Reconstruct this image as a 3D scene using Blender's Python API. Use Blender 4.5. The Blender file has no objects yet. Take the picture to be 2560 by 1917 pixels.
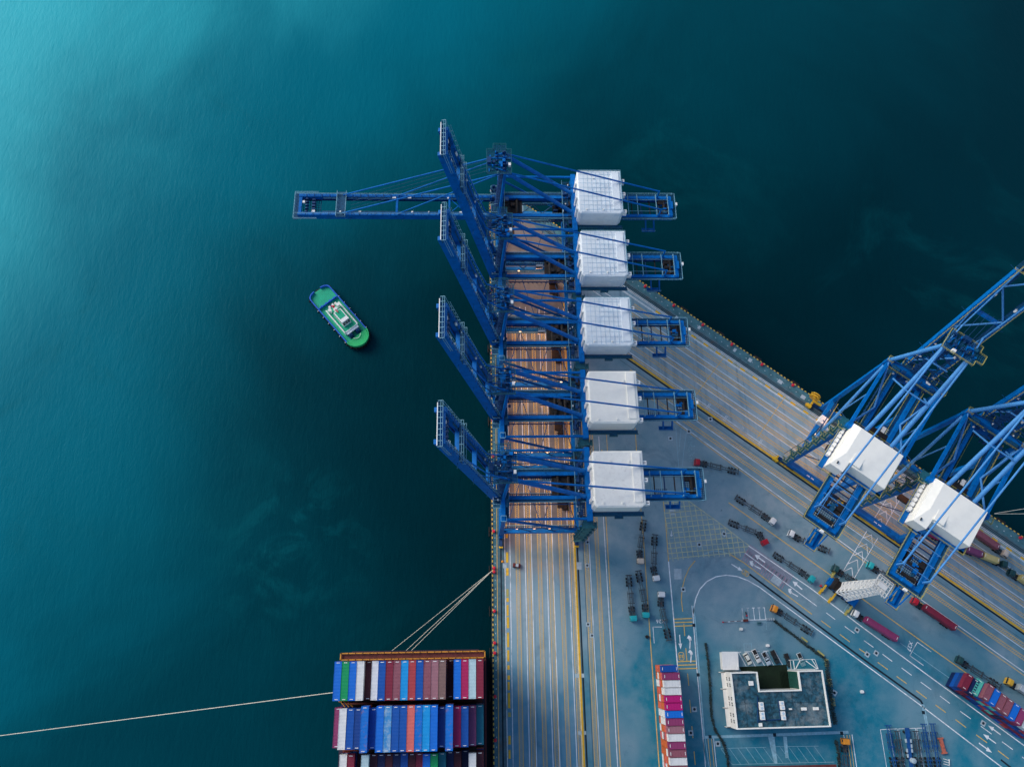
import bpy, math, random
from mathutils import Vector, Matrix, Euler
random.seed(7)
R_ = math.radians
scene = bpy.context.scene
COL = scene.collection

# ------------------------------------------------------------------ camera
F_PX, CAM_H = 1850.0, 310.0
TH, YAW, ROLL = R_(19.756), R_(-6.736), R_(6.176)
RM = Matrix.Rotation(YAW, 3, 'Z') @ Matrix.Rotation(TH, 3, 'X') @ Matrix.Rotation(ROLL, 3, 'Z')
cam_d = bpy.data.cameras.new("camera")
cam = bpy.data.objects.new("camera", cam_d)
COL.objects.link(cam)
cam_d.sensor_width = 36.0
cam_d.lens = F_PX * 36.0 / 2560.0
cam_d.clip_start = 1.0
cam_d.clip_end = 6000.0
cam.matrix_world = Matrix.Translation((0, 0, CAM_H)) @ RM.to_4x4()
scene.camera = cam


def P(u, v, z=0.0):
    """survey helper: a measured photo point -> the world point at height z"""
    d = RM @ Vector((u - 1280.0, -(v - 958.5), -F_PX))
    t = (z - CAM_H) / d.z
    return Vector((d.x * t, d.y * t, z))


# ------------------------------------------------------------------ materials
def mat(name, col, rough=0.6, metal=0.0, var=0.12, scale=0.6, dirt=None, dirt_amt=0.0, dirt_scale=0.25,
        bump=0.0, emit=None, emit_s=0.0, stretch=None, spec=0.4):
    m = bpy.data.materials.new(name)
    m.use_nodes = True
    nt = m.node_tree
    b = nt.nodes["Principled BSDF"]
    b.inputs["Roughness"].default_value = rough
    b.inputs["Metallic"].default_value = metal
    b.inputs["Specular IOR Level"].default_value = spec
    if emit:
        b.inputs["Emission Color"].default_value = (*emit, 1)
        b.inputs["Emission Strength"].default_value = emit_s
    tc = nt.nodes.new("ShaderNodeTexCoord")
    mp = nt.nodes.new("ShaderNodeMapping")
    nt.links.new(tc.outputs["Object"], mp.inputs["Vector"])
    if stretch:
        mp.inputs["Scale"].default_value = stretch
    n1 = nt.nodes.new("ShaderNodeTexNoise")
    n1.inputs["Scale"].default_value = scale
    n1.inputs["Detail"].default_value = 6
    n1.inputs["Roughness"].default_value = 0.65
    nt.links.new(mp.outputs[0], n1.inputs["Vector"])
    mr = nt.nodes.new("ShaderNodeMapRange")
    mr.inputs[1].default_value = 0.3
    mr.inputs[2].default_value = 0.7
    mr.inputs[3].default_value = 1.0 - var
    mr.inputs[4].default_value = 1.0 + var
    nt.links.new(n1.outputs[0], mr.inputs[0])
    vm = nt.nodes.new("ShaderNodeVectorMath")
    vm.operation = 'SCALE'
    vm.inputs[0].default_value = col
    nt.links.new(mr.outputs[0], vm.inputs["Scale"])
    out = vm.outputs[0]
    if dirt:
        n2 = nt.nodes.new("ShaderNodeTexNoise")
        n2.inputs["Scale"].default_value = dirt_scale
        n2.inputs["Detail"].default_value = 8
        n2.inputs["Roughness"].default_value = 0.7
        nt.links.new(mp.outputs[0], n2.inputs["Vector"])
        r2 = nt.nodes.new("ShaderNodeMapRange")
        r2.inputs[1].default_value = 0.62 - dirt_amt * 0.2
        r2.inputs[2].default_value = 0.72
        r2.inputs[3].default_value = 0.0
        r2.inputs[4].default_value = min(1.0, dirt_amt * 2)
        nt.links.new(n2.outputs[0], r2.inputs[0])
        mx = nt.nodes.new("ShaderNodeMix")
        mx.data_type = 'RGBA'
        nt.links.new(r2.outputs[0], mx.inputs[0])
        nt.links.new(out, mx.inputs[6])
        mx.inputs[7].default_value = (*dirt, 1)
        out = mx.outputs[2]
    nt.links.new(out, b.inputs["Base Color"])
    if bump:
        bp = nt.nodes.new("ShaderNodeBump")
        bp.inputs["Strength"].default_value = bump
        bp.inputs["Distance"].default_value = 0.05
        nt.links.new(n1.outputs[0], bp.inputs["Height"])
        nt.links.new(bp.outputs[0], b.inputs["Normal"])
    return m


def ground_mat(name, ca, cb, cc, gradient=True, streak=False, crane_shade=None, bias=0.0):
    """weathered concrete / asphalt: large damp patches, mid mottling, oil spots, fine grain"""
    m = bpy.data.materials.new(name)
    m.use_nodes = True
    nt = m.node_tree
    N, Lk = nt.nodes, nt.links
    b = N["Principled BSDF"]
    b.inputs["Specular IOR Level"].default_value = 0.25
    tc = N.new("ShaderNodeTexCoord")

    def noise(scale, detail=5, rough=0.6, vec=None, dist=0.0):
        n = N.new("ShaderNodeTexNoise")
        n.inputs["Scale"].default_value = scale
        n.inputs["Detail"].default_value = detail
        n.inputs["Roughness"].default_value = rough
        n.inputs["Distortion"].default_value = dist
        Lk.new(vec or tc.outputs["Object"], n.inputs["Vector"])
        return n.outputs[0]

    def rng(s, a, c, lo=0.0, hi=1.0):
        r = N.new("ShaderNodeMapRange")
        r.inputs[1].default_value, r.inputs[2].default_value = a, c
        r.inputs[3].default_value, r.inputs[4].default_value = lo, hi
        Lk.new(s, r.inputs[0])
        return r.outputs[0]

    def mixc(f, a, c):
        x = N.new("ShaderNodeMix")
        x.data_type = 'RGBA'
        Lk.new(f, x.inputs[0])
        for s, i in ((a, 6), (c, 7)):
            if isinstance(s, tuple):
                x.inputs[i].default_value = (*s, 1)
            else:
                Lk.new(s, x.inputs[i])
        return x.outputs[2]

    def math_(op, a, c):
        x = N.new("ShaderNodeMath")
        x.operation = op
        for s, i in ((a, 0), (c, 1)):
            if isinstance(s, (int, float)):
                x.inputs[i].default_value = s
            else:
                Lk.new(s, x.inputs[i])
        return x.outputs[0]

    big = noise(0.022, 4, 0.55, dist=0.6)
    f = rng(big, 0.36, 0.62)
    if gradient:
        sx = N.new("ShaderNodeSeparateXYZ")
        Lk.new(tc.outputs["Object"], sx.inputs[0])
        g = rng(sx.outputs[1], 60.0, -55.0, -0.8 + bias, 0.55 + bias)
        f = math_('ADD', f, g)
        f = rng(f, 0.0, 1.0)
    col = mixc(f, ca, cb)
    mid = noise(0.16, 6, 0.65)
    col = mixc(rng(mid, 0.4, 0.7, 0.0, 0.7), col, cc)
    st2 = noise(0.07, 7, 0.7, dist=0.8)
    col = mixc(rng(st2, 0.55, 0.75, 0.0, 0.5), col, tuple(c * 0.5 for c in cb))
    if streak:
        mp = N.new("ShaderNodeMapping")
        mp.inputs["Scale"].default_value = (0.55, 0.012, 1)
        Lk.new(tc.outputs["Object"], mp.inputs["Vector"])
        st = noise(1.0, 4, 0.6, mp.outputs[0])
        col = mixc(rng(st, 0.5, 0.72, 0.0, 0.5), col, tuple(c * 0.45 for c in cb))
    if crane_shade:
        # crane shade and warm lamp tint painted into the lane colour
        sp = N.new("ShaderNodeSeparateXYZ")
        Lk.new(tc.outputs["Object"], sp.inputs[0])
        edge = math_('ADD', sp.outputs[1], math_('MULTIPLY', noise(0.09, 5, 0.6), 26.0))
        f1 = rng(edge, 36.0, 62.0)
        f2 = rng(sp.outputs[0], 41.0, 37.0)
        br = mixc(rng(noise(0.12, 6, 0.65), 0.38, 0.68), crane_shade, tuple(c * 0.55 for c in crane_shade))
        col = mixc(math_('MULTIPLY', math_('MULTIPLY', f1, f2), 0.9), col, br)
    spots = noise(0.5, 3, 0.5)
    col = mixc(rng(spots, 0.72, 0.78, 0.0, 0.55), col, tuple(c * 0.3 for c in cb))
    grain = noise(3.5, 4, 0.7)
    vm = N.new("ShaderNodeVectorMath")
    vm.operation = 'SCALE'
    Lk.new(col, vm.inputs[0])
    Lk.new(rng(grain, 0.3, 0.7, 0.86, 1.12), vm.inputs["Scale"])
    Lk.new(vm.outputs[0], b.inputs["Base Color"])
    Lk.new(rng(big, 0.35, 0.65, 0.85, 0.6), b.inputs["Roughness"])
    return m


def water_mat():
    m = bpy.data.materials.new("sea_water")
    m.use_nodes = True
    nt = m.node_tree
    N, Lk = nt.nodes, nt.links
    b = N["Principled BSDF"]
    b.inputs["Roughness"].default_value = 0.36
    b.inputs["IOR"].default_value = 1.33
    b.inputs["Specular Tint"].default_value = (0.45, 0.95, 1.0, 1)
    b.inputs["Specular IOR Level"].default_value = 0.07
    tc = N.new("ShaderNodeTexCoord")

    def noise(scale, detail=5, rough=0.6, dist=0.0, vec=None):
        n = N.new("ShaderNodeTexNoise")
        n.inputs["Scale"].default_value = scale
        n.inputs["Detail"].default_value = detail
        n.inputs["Roughness"].default_value = rough
        n.inputs["Distortion"].default_value = dist
        Lk.new(vec or tc.outputs["Object"], n.inputs["Vector"])
        return n.outputs[0]

    def rng(s, a, c, lo=0.0, hi=1.0):
        r = N.new("ShaderNodeMapRange")
        r.interpolation_type = 'SMOOTHSTEP'
        r.inputs[1].default_value, r.inputs[2].default_value = a, c
        r.inputs[3].default_value, r.inputs[4].default_value = lo, hi
        Lk.new(s, r.inputs[0])
        return r.outputs[0]

    def mixc(f, a, c):
        x = N.new("ShaderNodeMix")
        x.data_type = 'RGBA'
        Lk.new(f, x.inputs[0])
        for s, i in ((a, 6), (c, 7)):
            if isinstance(s, tuple):
                x.inputs[i].default_value = (*s, 1)
            else:
                Lk.new(s, x.inputs[i])
        return x.outputs[2]
    W = WATER
    # teal water; sky glare to the north-west painted in as brighter colours
    dp = N.new("ShaderNodeVectorMath")
    dp.operation = 'DOT_PRODUCT'
    Lk.new(tc.outputs["Object"], dp.inputs[0])
    dp.inputs[1].default_value = (-0.80, 0.60, 0)
    wob = noise(0.0055, 5, 0.55, 0.8)
    ad = N.new("ShaderNodeMath")
    ad.operation = 'MULTIPLY_ADD'
    Lk.new(wob, ad.inputs[0])
    ad.inputs[1].default_value = 190.0
    Lk.new(dp.outputs["Value"], ad.inputs[2])
    mr = N.new("ShaderNodeMapRange")
    mr.inputs[1].default_value, mr.inputs[2].default_value = 10.0, 490.0
    Lk.new(ad.outputs[0], mr.inputs[0])
    cr = N.new("ShaderNodeValToRGB")
    cr.color_ramp.interpolation = 'EASE'
    cr.color_ramp.elements[0].position = 0.0
    cr.color_ramp.elements[0].color = (*W['deep'], 1)
    cr.color_ramp.elements[1].position = 1.0
    cr.color_ramp.elements[1].color = (*W['bright'], 1)
    for pos, k in ((0.36, 'mid'), (0.66, 'sky_sheen')):
        e = cr.color_ramp.elements.new(pos)
        e.color = (*W[k], 1)
    Lk.new(mr.outputs[0], cr.inputs[0])
    col = cr.outputs[0]
    cloud = noise(0.014, 7, 0.65, 1.6)
    cl2 = noise(0.0045, 2, 0.5)
    ml = N.new("ShaderNodeMath")
    ml.operation = 'MULTIPLY'
    Lk.new(rng(cloud, 0.5, 0.72, 0.0, 1.0), ml.inputs[0])
    Lk.new(rng(cl2, 0.45, 0.62, 0.05, 0.28), ml.inputs[1])
    # reflections and shadows round the pier painted in as darker water
    dq = N.new("ShaderNodeVectorMath")
    dq.operation = 'DISTANCE'
    Lk.new(tc.outputs["Object"], dq.inputs[0])
    dq.inputs[1].default_value = (40, 105, 0)
    aq = N.new("ShaderNodeMath")
    aq.operation = 'MULTIPLY_ADD'
    Lk.new(noise(0.012, 5, 0.55, 0.6), aq.inputs[0])
    aq.inputs[1].default_value = 120.0
    Lk.new(dq.outputs["Value"], aq.inputs[2])
    dk = N.new("ShaderNodeVectorMath")
    dk.operation = 'SCALE'
    # churned-up sediment left by the ship's propeller
    dv = N.new("ShaderNodeVectorMath")
    dv.operation = 'DISTANCE'
    Lk.new(tc.outputs["Object"], dv.inputs[0])
    dv.inputs[1].default_value = (-84, 42, 0)
    m2 = N.new("ShaderNodeMath")
    m2.operation = 'MULTIPLY'
    Lk.new(rng(dv.outputs["Value"], 50.0, 5.0, 0.0, 0.5), m2.inputs[0])
    Lk.new(rng(noise(0.03, 7, 0.65, 2.0), 0.46, 0.66, 0.0, 1.0), m2.inputs[1])
    Lk.new(col, dk.inputs[0])
    Lk.new(rng(aq.outputs[0], 100.0, 310.0, 0.42, 1.0), dk.inputs["Scale"])
    col = mixc(ml.outputs[0], dk.outputs[0], W['silt'])
    col = mixc(m2.outputs[0], col, W['silt'])
    Lk.new(col, b.inputs["Base Color"])
    mp2 = N.new("ShaderNodeMapping")
    mp2.inputs["Rotation"].default_value = (0, 0, R_(32))
    mp2.inputs["Scale"].default_value = (1.0, 0.30, 1)
    Lk.new(tc.outputs["Object"], mp2.inputs["Vector"])
    w1 = noise(0.65, 3, 0.6, 0.4, mp2.outputs[0])
    w2 = noise(0.10, 3, 0.5, 0.3, mp2.outputs[0])
    b1 = N.new("ShaderNodeBump")
    b1.inputs["Strength"].default_value = 0.30
    b1.inputs["Distance"].default_value = 0.5
    Lk.new(w1, b1.inputs["Height"])
    b2 = N.new("ShaderNodeBump")
    b2.inputs["Strength"].default_value = 0.12
    b2.inputs["Distance"].default_value = 1.6
    Lk.new(w2, b2.inputs["Height"])
    Lk.new(b1.outputs[0], b2.inputs["Normal"])
    Lk.new(b2.outputs[0], b.inputs["Normal"])
    return m


WATER = dict(deep=(0.0003, 0.026, 0.038), mid=(0.0, 0.058, 0.080), sky_sheen=(0.0, 0.158, 0.215), bright=(0.04, 0.50, 0.56), silt=(0.002, 0.105, 0.125))

M = {}
M['water'] = water_mat()
M['yard'] = ground_mat("yard_asphalt", (0.26, 0.375, 0.435), (0.008, 0.195, 0.29), (0.13, 0.29, 0.365))
M['lane'] = ground_mat("lane_concrete", (0.36, 0.46, 0.51), (0.09, 0.28, 0.41), (0.25, 0.39, 0.46), streak=True, bias=0.3, crane_shade=(0.21, 0.19, 0.175))
M['apron'] = mat("apron_concrete", (0.055, 0.17, 0.21), 0.85, var=0.35, scale=0.35, dirt=(0.15, 0.2, 0.22), dirt_amt=0.4, dirt_scale=0.2)
M['rail_bed'] = mat("rail_bed", (0.075, 0.16, 0.20), 0.85, var=0.35, scale=0.5, dirt=(0.12, 0.07, 0.05), dirt_amt=0.5)
M['groove'] = mat("groove_dark", (0.006, 0.02, 0.035), 0.8, var=0.3)
M['wall'] = mat("quay_wall", (0.07, 0.08, 0.08), 0.9, var=0.4, scale=0.3)
M['white_line'] = mat("white_road_paint", (0.86, 0.90, 0.92), 0.7, var=0.2, scale=0.9, dirt=(0.2, 0.28, 0.33), dirt_amt=0.6, dirt_scale=0.12)
M['faint_line'] = mat("worn_white_paint", (0.28, 0.50, 0.60), 0.8, var=0.25, scale=0.9)
M['yellow_line'] = mat("yellow_road_paint", (0.80, 0.50, 0.10), 0.7, var=0.2, scale=0.9, dirt=(0.4, 0.35, 0.2), dirt_amt=0.4, dirt_scale=0.5)
M['hatch'] = mat("worn_hatch_paint", (0.64, 0.50, 0.27), 0.8, var=0.25, scale=0.8, dirt=(0.24, 0.30, 0.32), dirt_amt=0.65, dirt_scale=0.10)
M['cope_yellow'] = mat("yellow_cope_paint", (0.75, 0.50, 0.07), 0.7, var=0.2, dirt=(0.1, 0.1, 0.1), dirt_amt=0.5, dirt_scale=0.6)
M['bright_yellow'] = mat("bright_yellow_paint", (0.80, 0.48, 0.03), 0.6, var=0.15, dirt=(0.3, 0.2, 0.05), dirt_amt=0.35, dirt_scale=0.5)
M['rumble'] = mat("red_rumble_paint", (0.36, 0.28, 0.36), 0.8, var=0.3, scale=0.7)
M['patch'] = mat("pale_concrete_patch", (0.42, 0.52, 0.57), 0.85, var=0.2, scale=0.8)
M['blue'] = mat("crane_blue_paint", (0.0, 0.145, 0.48), 0.5, var=0.2, scale=0.35, dirt=(0.0, 0.045, 0.16), dirt_amt=0.4, dirt_scale=0.4, spec=0.15)
M['blue_sky_lit'] = mat("sky_lit_crane_blue", (0.07, 0.27, 0.60), 0.45, var=0.15, scale=0.3, dirt=(0.02, 0.12, 0.34), dirt_amt=0.25, dirt_scale=0.4, spec=0.25)  # crane blue with the tubes' sky reflection painted in as a paler tone
M['navy'] = mat("dark_crane_steel", (0.001, 0.045, 0.15), 0.6, var=0.3, scale=0.6)
M['grating'] = mat("teal_grating", (0.002, 0.075, 0.16), 0.7, var=0.4, scale=1.5)
M['stair'] = mat("teal_stair_steel", (0.015, 0.12, 0.15), 0.6, var=0.3, scale=1.0)
M['rail_pale'] = mat("pale_handrail", (0.20, 0.42, 0.52), 0.5, var=0.2)
M['rail_yellow'] = mat("yellow_handrail", (0.45, 0.40, 0.12), 0.5, var=0.2)
M['house_white'] = mat("white_house_panel", (0.95, 0.93, 0.84), 0.5, var=0.04, scale=0.4)
M['house_worn'] = mat("worn_white_house_panel", (0.94, 0.92, 0.84), 0.55, var=0.06, scale=0.5, dirt=(0.34, 0.25, 0.2), dirt_amt=0.22, dirt_scale=0.9)
M['house_blue'] = mat("blue_grey_house_panel", (0.82, 0.88, 0.90), 0.5, var=0.08, scale=0.3, dirt=(0.58, 0.72, 0.82), dirt_amt=0.5, dirt_scale=0.22)
M['seam'] = mat("panel_seam", (0.48, 0.64, 0.74), 0.6)
M['white'] = mat("white_paint", (0.90, 0.89, 0.85), 0.45, var=0.05)
M['cream'] = mat("cream_wall", (0.80, 0.78, 0.72), 0.6, var=0.06, scale=0.5)
M['dark'] = mat("dark_machinery", (0.016, 0.014, 0.013), 0.7, var=0.5, scale=1.2, dirt=(0.10, 0.03, 0.01), dirt_amt=0.4, dirt_scale=0.7)
M['tyre'] = mat("tyre_rubber", (0.010, 0.014, 0.018), 0.9, var=0.3)
M['frame'] = mat("chassis_frame_steel", (0.05, 0.07, 0.085), 0.6, var=0.4, scale=1.0, dirt=(0.16, 0.08, 0.05), dirt_amt=0.4, dirt_scale=0.6)
M['frame_blue'] = mat("blue_chassis_steel", (0.005, 0.075, 0.26), 0.55, var=0.2, scale=0.8)
M['glass'] = mat("dark_glass", (0.006, 0.02, 0.035), 0.1, var=0.1, spec=0.8)
M['red'] = mat("red_paint", (0.65, 0.02, 0.05), 0.4, var=0.12)
M['orange'] = mat("orange_paint", (0.85, 0.32, 0.03), 0.45, var=0.1)
M['roof'] = None
M['lamp'] = mat("lit_lamp_glass", (1.0, 0.75, 0.5), 0.5, emit=(1.0, 0.55, 0.3), emit_s=3.0)
M['rust_orange'] = mat("orange_lashing_steel", (0.62, 0.26, 0.03), 0.6, var=0.3, scale=0.7)
M['rust_brown'] = mat("brown_primer_steel", (0.14, 0.03, 0.025), 0.7, var=0.35, scale=0.5)
M['hull'] = mat("hull_paint", (0.035, 0.02, 0.045), 0.5, var=0.2)
M['hedge'] = mat("dark_hedge_leaf", (0.03, 0.06, 0.06), 0.8, var=0.5, scale=0.9, dirt=(0.08, 0.03, 0.02), dirt_amt=0.4, dirt_scale=0.5)
M['lawn'] = mat("shaded_lawn", (0.005, 0.018, 0.007), 0.9, var=0.4, scale=0.5)  # near-black green
M['rope'] = mat("pale_rope", (0.72, 0.68, 0.55), 0.8)
M['tug_blue'] = mat("tug_blue_paint", (0.004, 0.12, 0.60), 0.45, var=0.1)
M['tug_green'] = mat("tug_green_deck", (0.0, 0.42, 0.22), 0.6, var=0.12, scale=0.4)
M['tug_green_bow'] = mat("tug_bow_green", (0.02, 0.50, 0.16), 0.6, var=0.12, scale=0.4)
M['spreader'] = mat("salmon_red_steel", (0.50, 0.14, 0.09), 0.6, var=0.15)


def cont_mat(name, col, wear=0.0, wearcol=(0.35, 0.12, 0.04)):
    m = mat(name, col, 0.55, var=0.12, scale=0.35, dirt=wearcol if wear else tuple(c * 0.55 for c in col), dirt_amt=wear if wear else 0.18,
            dirt_scale=0.42)
    return m


CM = {
    'bright blue': cont_mat("container_bright_blue", (0.003, 0.15, 0.62)),
    'blue': cont_mat("container_blue", (0.003, 0.085, 0.38)),
    'dark blue': cont_mat("container_dark_blue", (0.004, 0.05, 0.23)),
    'rusty blue': cont_mat("container_rusty_blue", (0.003, 0.16, 0.58), 0.42),
    'sky blue': cont_mat("container_sky_blue", (0.003, 0.30, 0.70), 0.25, (0.35, 0.5, 0.55)),
    'worn light blue': cont_mat("container_worn_light_blue", (0.04, 0.26, 0.58), 0.9, (0.42, 0.52, 0.58)),
    'green': cont_mat("container_green", (0.0, 0.30, 0.10)),
    'teal': cont_mat("container_teal", (0.01, 0.19, 0.26)),
    'turquoise': cont_mat("container_turquoise", (0.10, 0.55, 0.45), 0.5, (0.03, 0.25, 0.25)),
    'white': cont_mat("container_white", (0.74, 0.74, 0.72)),
    'pale aqua': cont_mat("container_pale_aqua", (0.45, 0.62, 0.66), 0.2, (0.2, 0.2, 0.2)),
    'maroon': cont_mat("container_maroon", (0.22, 0.018, 0.045)),
    'crimson': cont_mat("container_crimson", (0.42, 0.015, 0.10)),
    'red': cont_mat("container_red", (0.42, 0.05, 0.06), 0.25, (0.4, 0.25, 0.25)),
    'dusty maroon': cont_mat("container_dusty_maroon", (0.28, 0.09, 0.12), 0.5, (0.15, 0.02, 0.03)),
    'dusty pink': cont_mat("container_dusty_pink", (0.34, 0.15, 0.18), 0.2, (0.16, 0.05, 0.06)),
    'brown': cont_mat("container_brown", (0.22, 0.13, 0.115), 0.4, (0.06, 0.04, 0.05)),
    'purple': cont_mat("container_purple", (0.20, 0.05, 0.14), 0.3, (0.3, 0.15, 0.2)),
    'magenta': cont_mat("container_magenta", (0.48, 0.006, 0.16)),
    'plum': cont_mat("container_plum", (0.27, 0.04, 0.13)),
    'salmon': cont_mat("container_salmon", (0.68, 0.15, 0.13), 0.2, (0.4, 0.08, 0.06)),
    'orange': cont_mat("container_orange", (0.62, 0.15, 0.04)),
    'dark maroon': cont_mat("container_dark_maroon", (0.07, 0.012, 0.022)),
    'navy': cont_mat("container_navy", (0.003, 0.016, 0.085)),
    'yellow': cont_mat("container_yellow", (0.60, 0.50, 0.20), 0.2, (0.4, 0.35, 0.15)),
    'pale grey': cont_mat("container_pale_grey", (0.45, 0.52, 0.55), 0.2, (0.3, 0.35, 0.4)),
}


# ------------------------------------------------------------------ mesh builder
class MB:
    def __init__(self):
        self.v, self.f, self.mi, self.cur = [], [], [], 0

    def add(self, vs, fs):
        o = len(self.v)
        self.v += [tuple(x) for x in vs]
        self.f += [tuple(i + o for i in f) for f in fs]
        self.mi += [self.cur] * len(fs)
        return self

    def box(self, c, s, rz=0.0):
        hx, hy, hz = s[0] / 2, s[1] / 2, s[2] / 2
        ca, sa = math.cos(rz), math.sin(rz)
        vs = []
        for z in (-hz, hz):
            for x, y in ((-hx, -hy), (hx, -hy), (hx, hy), (-hx, hy)):
                vs.append((c[0] + x * ca - y * sa, c[1] + x * sa + y * ca, c[2] + z))
        return self.add(vs, [(3, 2, 1, 0), (4, 5, 6, 7), (0, 1, 5, 4), (1, 2, 6, 5), (2, 3, 7, 6), (3, 0, 4, 7)])

    def bx(self, x0, x1, y0, y1, z0, z1):
        return self.box(((x0 + x1) / 2, (y0 + y1) / 2, (z0 + z1) / 2), (x1 - x0, y1 - y0, z1 - z0))

    def beam(self, p, q, w, h=None, w2=None, h2=None, up=None):
        h = w if h is None else h
        w2 = w if w2 is None else w2
        h2 = h if h2 is None else h2
        p, q = Vector(p), Vector(q)
        d = (q - p)
        if d.length < 1e-6:
            return self
        d.normalize()
        u = Vector(up) if up else (Vector((0, 0, 1)) if abs(d.z) < 0.95 else Vector((1, 0, 0)))
        s = d.cross(u).normalized()
        u = s.cross(d).normalized()
        vs = []
        for c, ww, hh in ((p, w, h), (q, w2, h2)):
            for a, b in ((-1, -1), (1, -1), (1, 1), (-1, 1)):
                vs.append(c + s * (a * ww / 2) + u * (b * hh / 2))
        return self.add(vs, [(3, 2, 1, 0), (4, 5, 6, 7), (0, 1, 5, 4), (1, 2, 6, 5), (2, 3, 7, 6), (3, 0, 4, 7)])

    def tube(self, p, q, r, n=8, r2=None, caps=True):
        r2 = r if r2 is None else r2
        p, q = Vector(p), Vector(q)
        d = (q - p).normalized()
        u = Vector((0, 0, 1)) if abs(d.z) < 0.95 else Vector((1, 0, 0))
        s = d.cross(u).normalized()
        u = s.cross(d)
        vs = []
        for c, rr in ((p, r), (q, r2)):
            for k in range(n):
                a = 2 * math.pi * k / n
                vs.append(c + (s * math.cos(a) + u * math.sin(a)) * rr)
        fs = [(k, (k + 1) % n, n + (k + 1) % n, n + k) for k in range(n)]
        if caps:
            fs += [tuple(range(n - 1, -1, -1)), tuple(range(n, 2 * n))]
        return self.add(vs, fs)

    def prism(self, pts, z0, z1):
        n = len(pts)
        a = sum(pts[i][0] * pts[(i + 1) % n][1] - pts[(i + 1) % n][0] * pts[i][1] for i in range(n))
        if a < 0:
            pts = pts[::-1]
        vs = [(x, y, z0) for x, y in pts] + [(x, y, z1) for x, y in pts]
        fs = [tuple(range(n - 1, -1, -1)), tuple(range(n, 2 * n))]
        fs += [(k, (k + 1) % n, n + (k + 1) % n, n + k) for k in range(n)]
        return self.add(vs, fs)

    def flat(self, pts, z):
        n = len(pts)
        a = sum(pts[i][0] * pts[(i + 1) % n][1] - pts[(i + 1) % n][0] * pts[i][1] for i in range(n))
        if a < 0:
            pts = pts[::-1]
        return self.add([(x[0], x[1], z) for x in pts], [tuple(range(n))])

    def stripe(self, p, q, w, z):
        p, q = Vector(p[:2]), Vector(q[:2])
        d = q - p
        if d.length < 1e-6:
            return self
        d.normalize()
        s = Vector((-d.y, d.x)) * (w / 2)
        return self.flat([p - s, q - s, q + s, p + s], z)

    def path(self, pts, w, z):
        for a, c in zip(pts, pts[1:]):
            self.stripe(a, c, w, z)
        return self

    def rail(self, pts, h=1.1, t=0.11, step=2.2):
        for a, c in zip(pts, pts[1:]):
            a, c = Vector(a), Vector(c)
            up = Vector((0, 0, h))
            self.beam(a + up, c + up, t)
            self.beam(a + up * 0.5, c + up * 0.5, t * 0.7)
            n = max(1, int((c - a).length / step))
            for k in range(n + 1):
                b = a.lerp(c, k / n)
                self.beam(b, b + up, t)
        return self

    def grate(self, x0, x1, y0, y1, z, p=.85, t=.13, ty=None):
        x = x0
        while x <= x1 + .01:
            self.bx(x - t / 2, x + t / 2, y0, y1, z, z + .06)
            x += p
        y = y0
        while y <= y1 + .01:
            self.bx(x0, x1, y - t / 2, y + t / 2, z + .065, z + .12)
            y += p
        return self

    def build(self, name, mats, parent=None, smooth=False, bevel=0.0):
        me = bpy.data.meshes.new(name)
        me.from_pydata(self.v, [], self.f)
        if not isinstance(mats, (list, tuple)):
            mats = [mats]
        for m in mats:
            me.materials.append(m)
        if len(mats) > 1:
            me.polygons.foreach_set("material_index", self.mi)
        if smooth:
            me.polygons.foreach_set("use_smooth", [True] * len(me.polygons))
        me.update()
        o = bpy.data.objects.new(name, me)
        COL.objects.link(o)
        if parent:
            o.parent = parent
        if bevel:
            md = o.modifiers.new("bevel", 'BEVEL')
            md.width = bevel
            md.segments = 2
            md.limit_method = 'ANGLE'
        return o


def tag(o, label, cat, group=None, kind=None):
    o['label'] = label
    o['category'] = cat
    if group:
        o['group'] = group
    if kind:
        o['kind'] = kind
    return o


def empty(name, loc, rz=0.0, label=None, cat=None, group=None):
    o = bpy.data.objects.new(name, None)
    COL.objects.link(o)
    o.empty_display_size = 0.5
    o.location = loc
    o.rotation_euler = (0, 0, rz)
    if label:
        tag(o, label, cat, group)
    return o


def struct(o):
    o['kind'] = 'structure'
    return o


ORD = ["first", "second", "third", "fourth", "fifth", "sixth", "seventh", "eighth", "ninth", "tenth", "eleventh", "twelfth",
       "thirteenth", "fourteenth", "fifteenth", "sixteenth", "seventeenth", "eighteenth", "nineteenth", "twentieth"]

# ------------------------------------------------------------------ light
SUN_AZ = Vector((-0.84, 0.54, 0)).normalized()
SUN_EL = R_(33)
w = bpy.data.worlds.new("World")
scene.world = w
w.use_nodes = True
nt = w.node_tree
bg = nt.nodes["Background"]
sky = nt.nodes.new("ShaderNodeTexSky")
sky.sky_type = 'NISHITA'
sky.sun_disc = False
sky.sun_elevation = SUN_EL
sky.sun_rotation = math.atan2(SUN_AZ.x, SUN_AZ.y)
sky.air_density = 1.0
sky.dust_density = 1.5
sky.ozone_density = 2.0
nt.links.new(sky.outputs[0], bg.inputs[0])
bg.inputs[1].default_value = 0.15
sd = bpy.data.lights.new("sun", 'SUN')
sd.energy = 2.3
sd.angle = R_(36)
sd.color = (1.0, 0.95, 0.88)
so = bpy.data.objects.new("sun", sd)
COL.objects.link(so)
ldir = Vector((-SUN_AZ.x * math.cos(SUN_EL), -SUN_AZ.y * math.cos(SUN_EL), -math.sin(SUN_EL)))
so.rotation_euler = ldir.to_track_quat('-Z', 'Y').to_euler()
so.location = (-200, 200, 300)
scene.view_settings.view_transform = 'Standard'
scene.view_settings.look = 'None'
scene.view_settings.exposure = 0.0
scene.view_settings.gamma = 1.0

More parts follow.
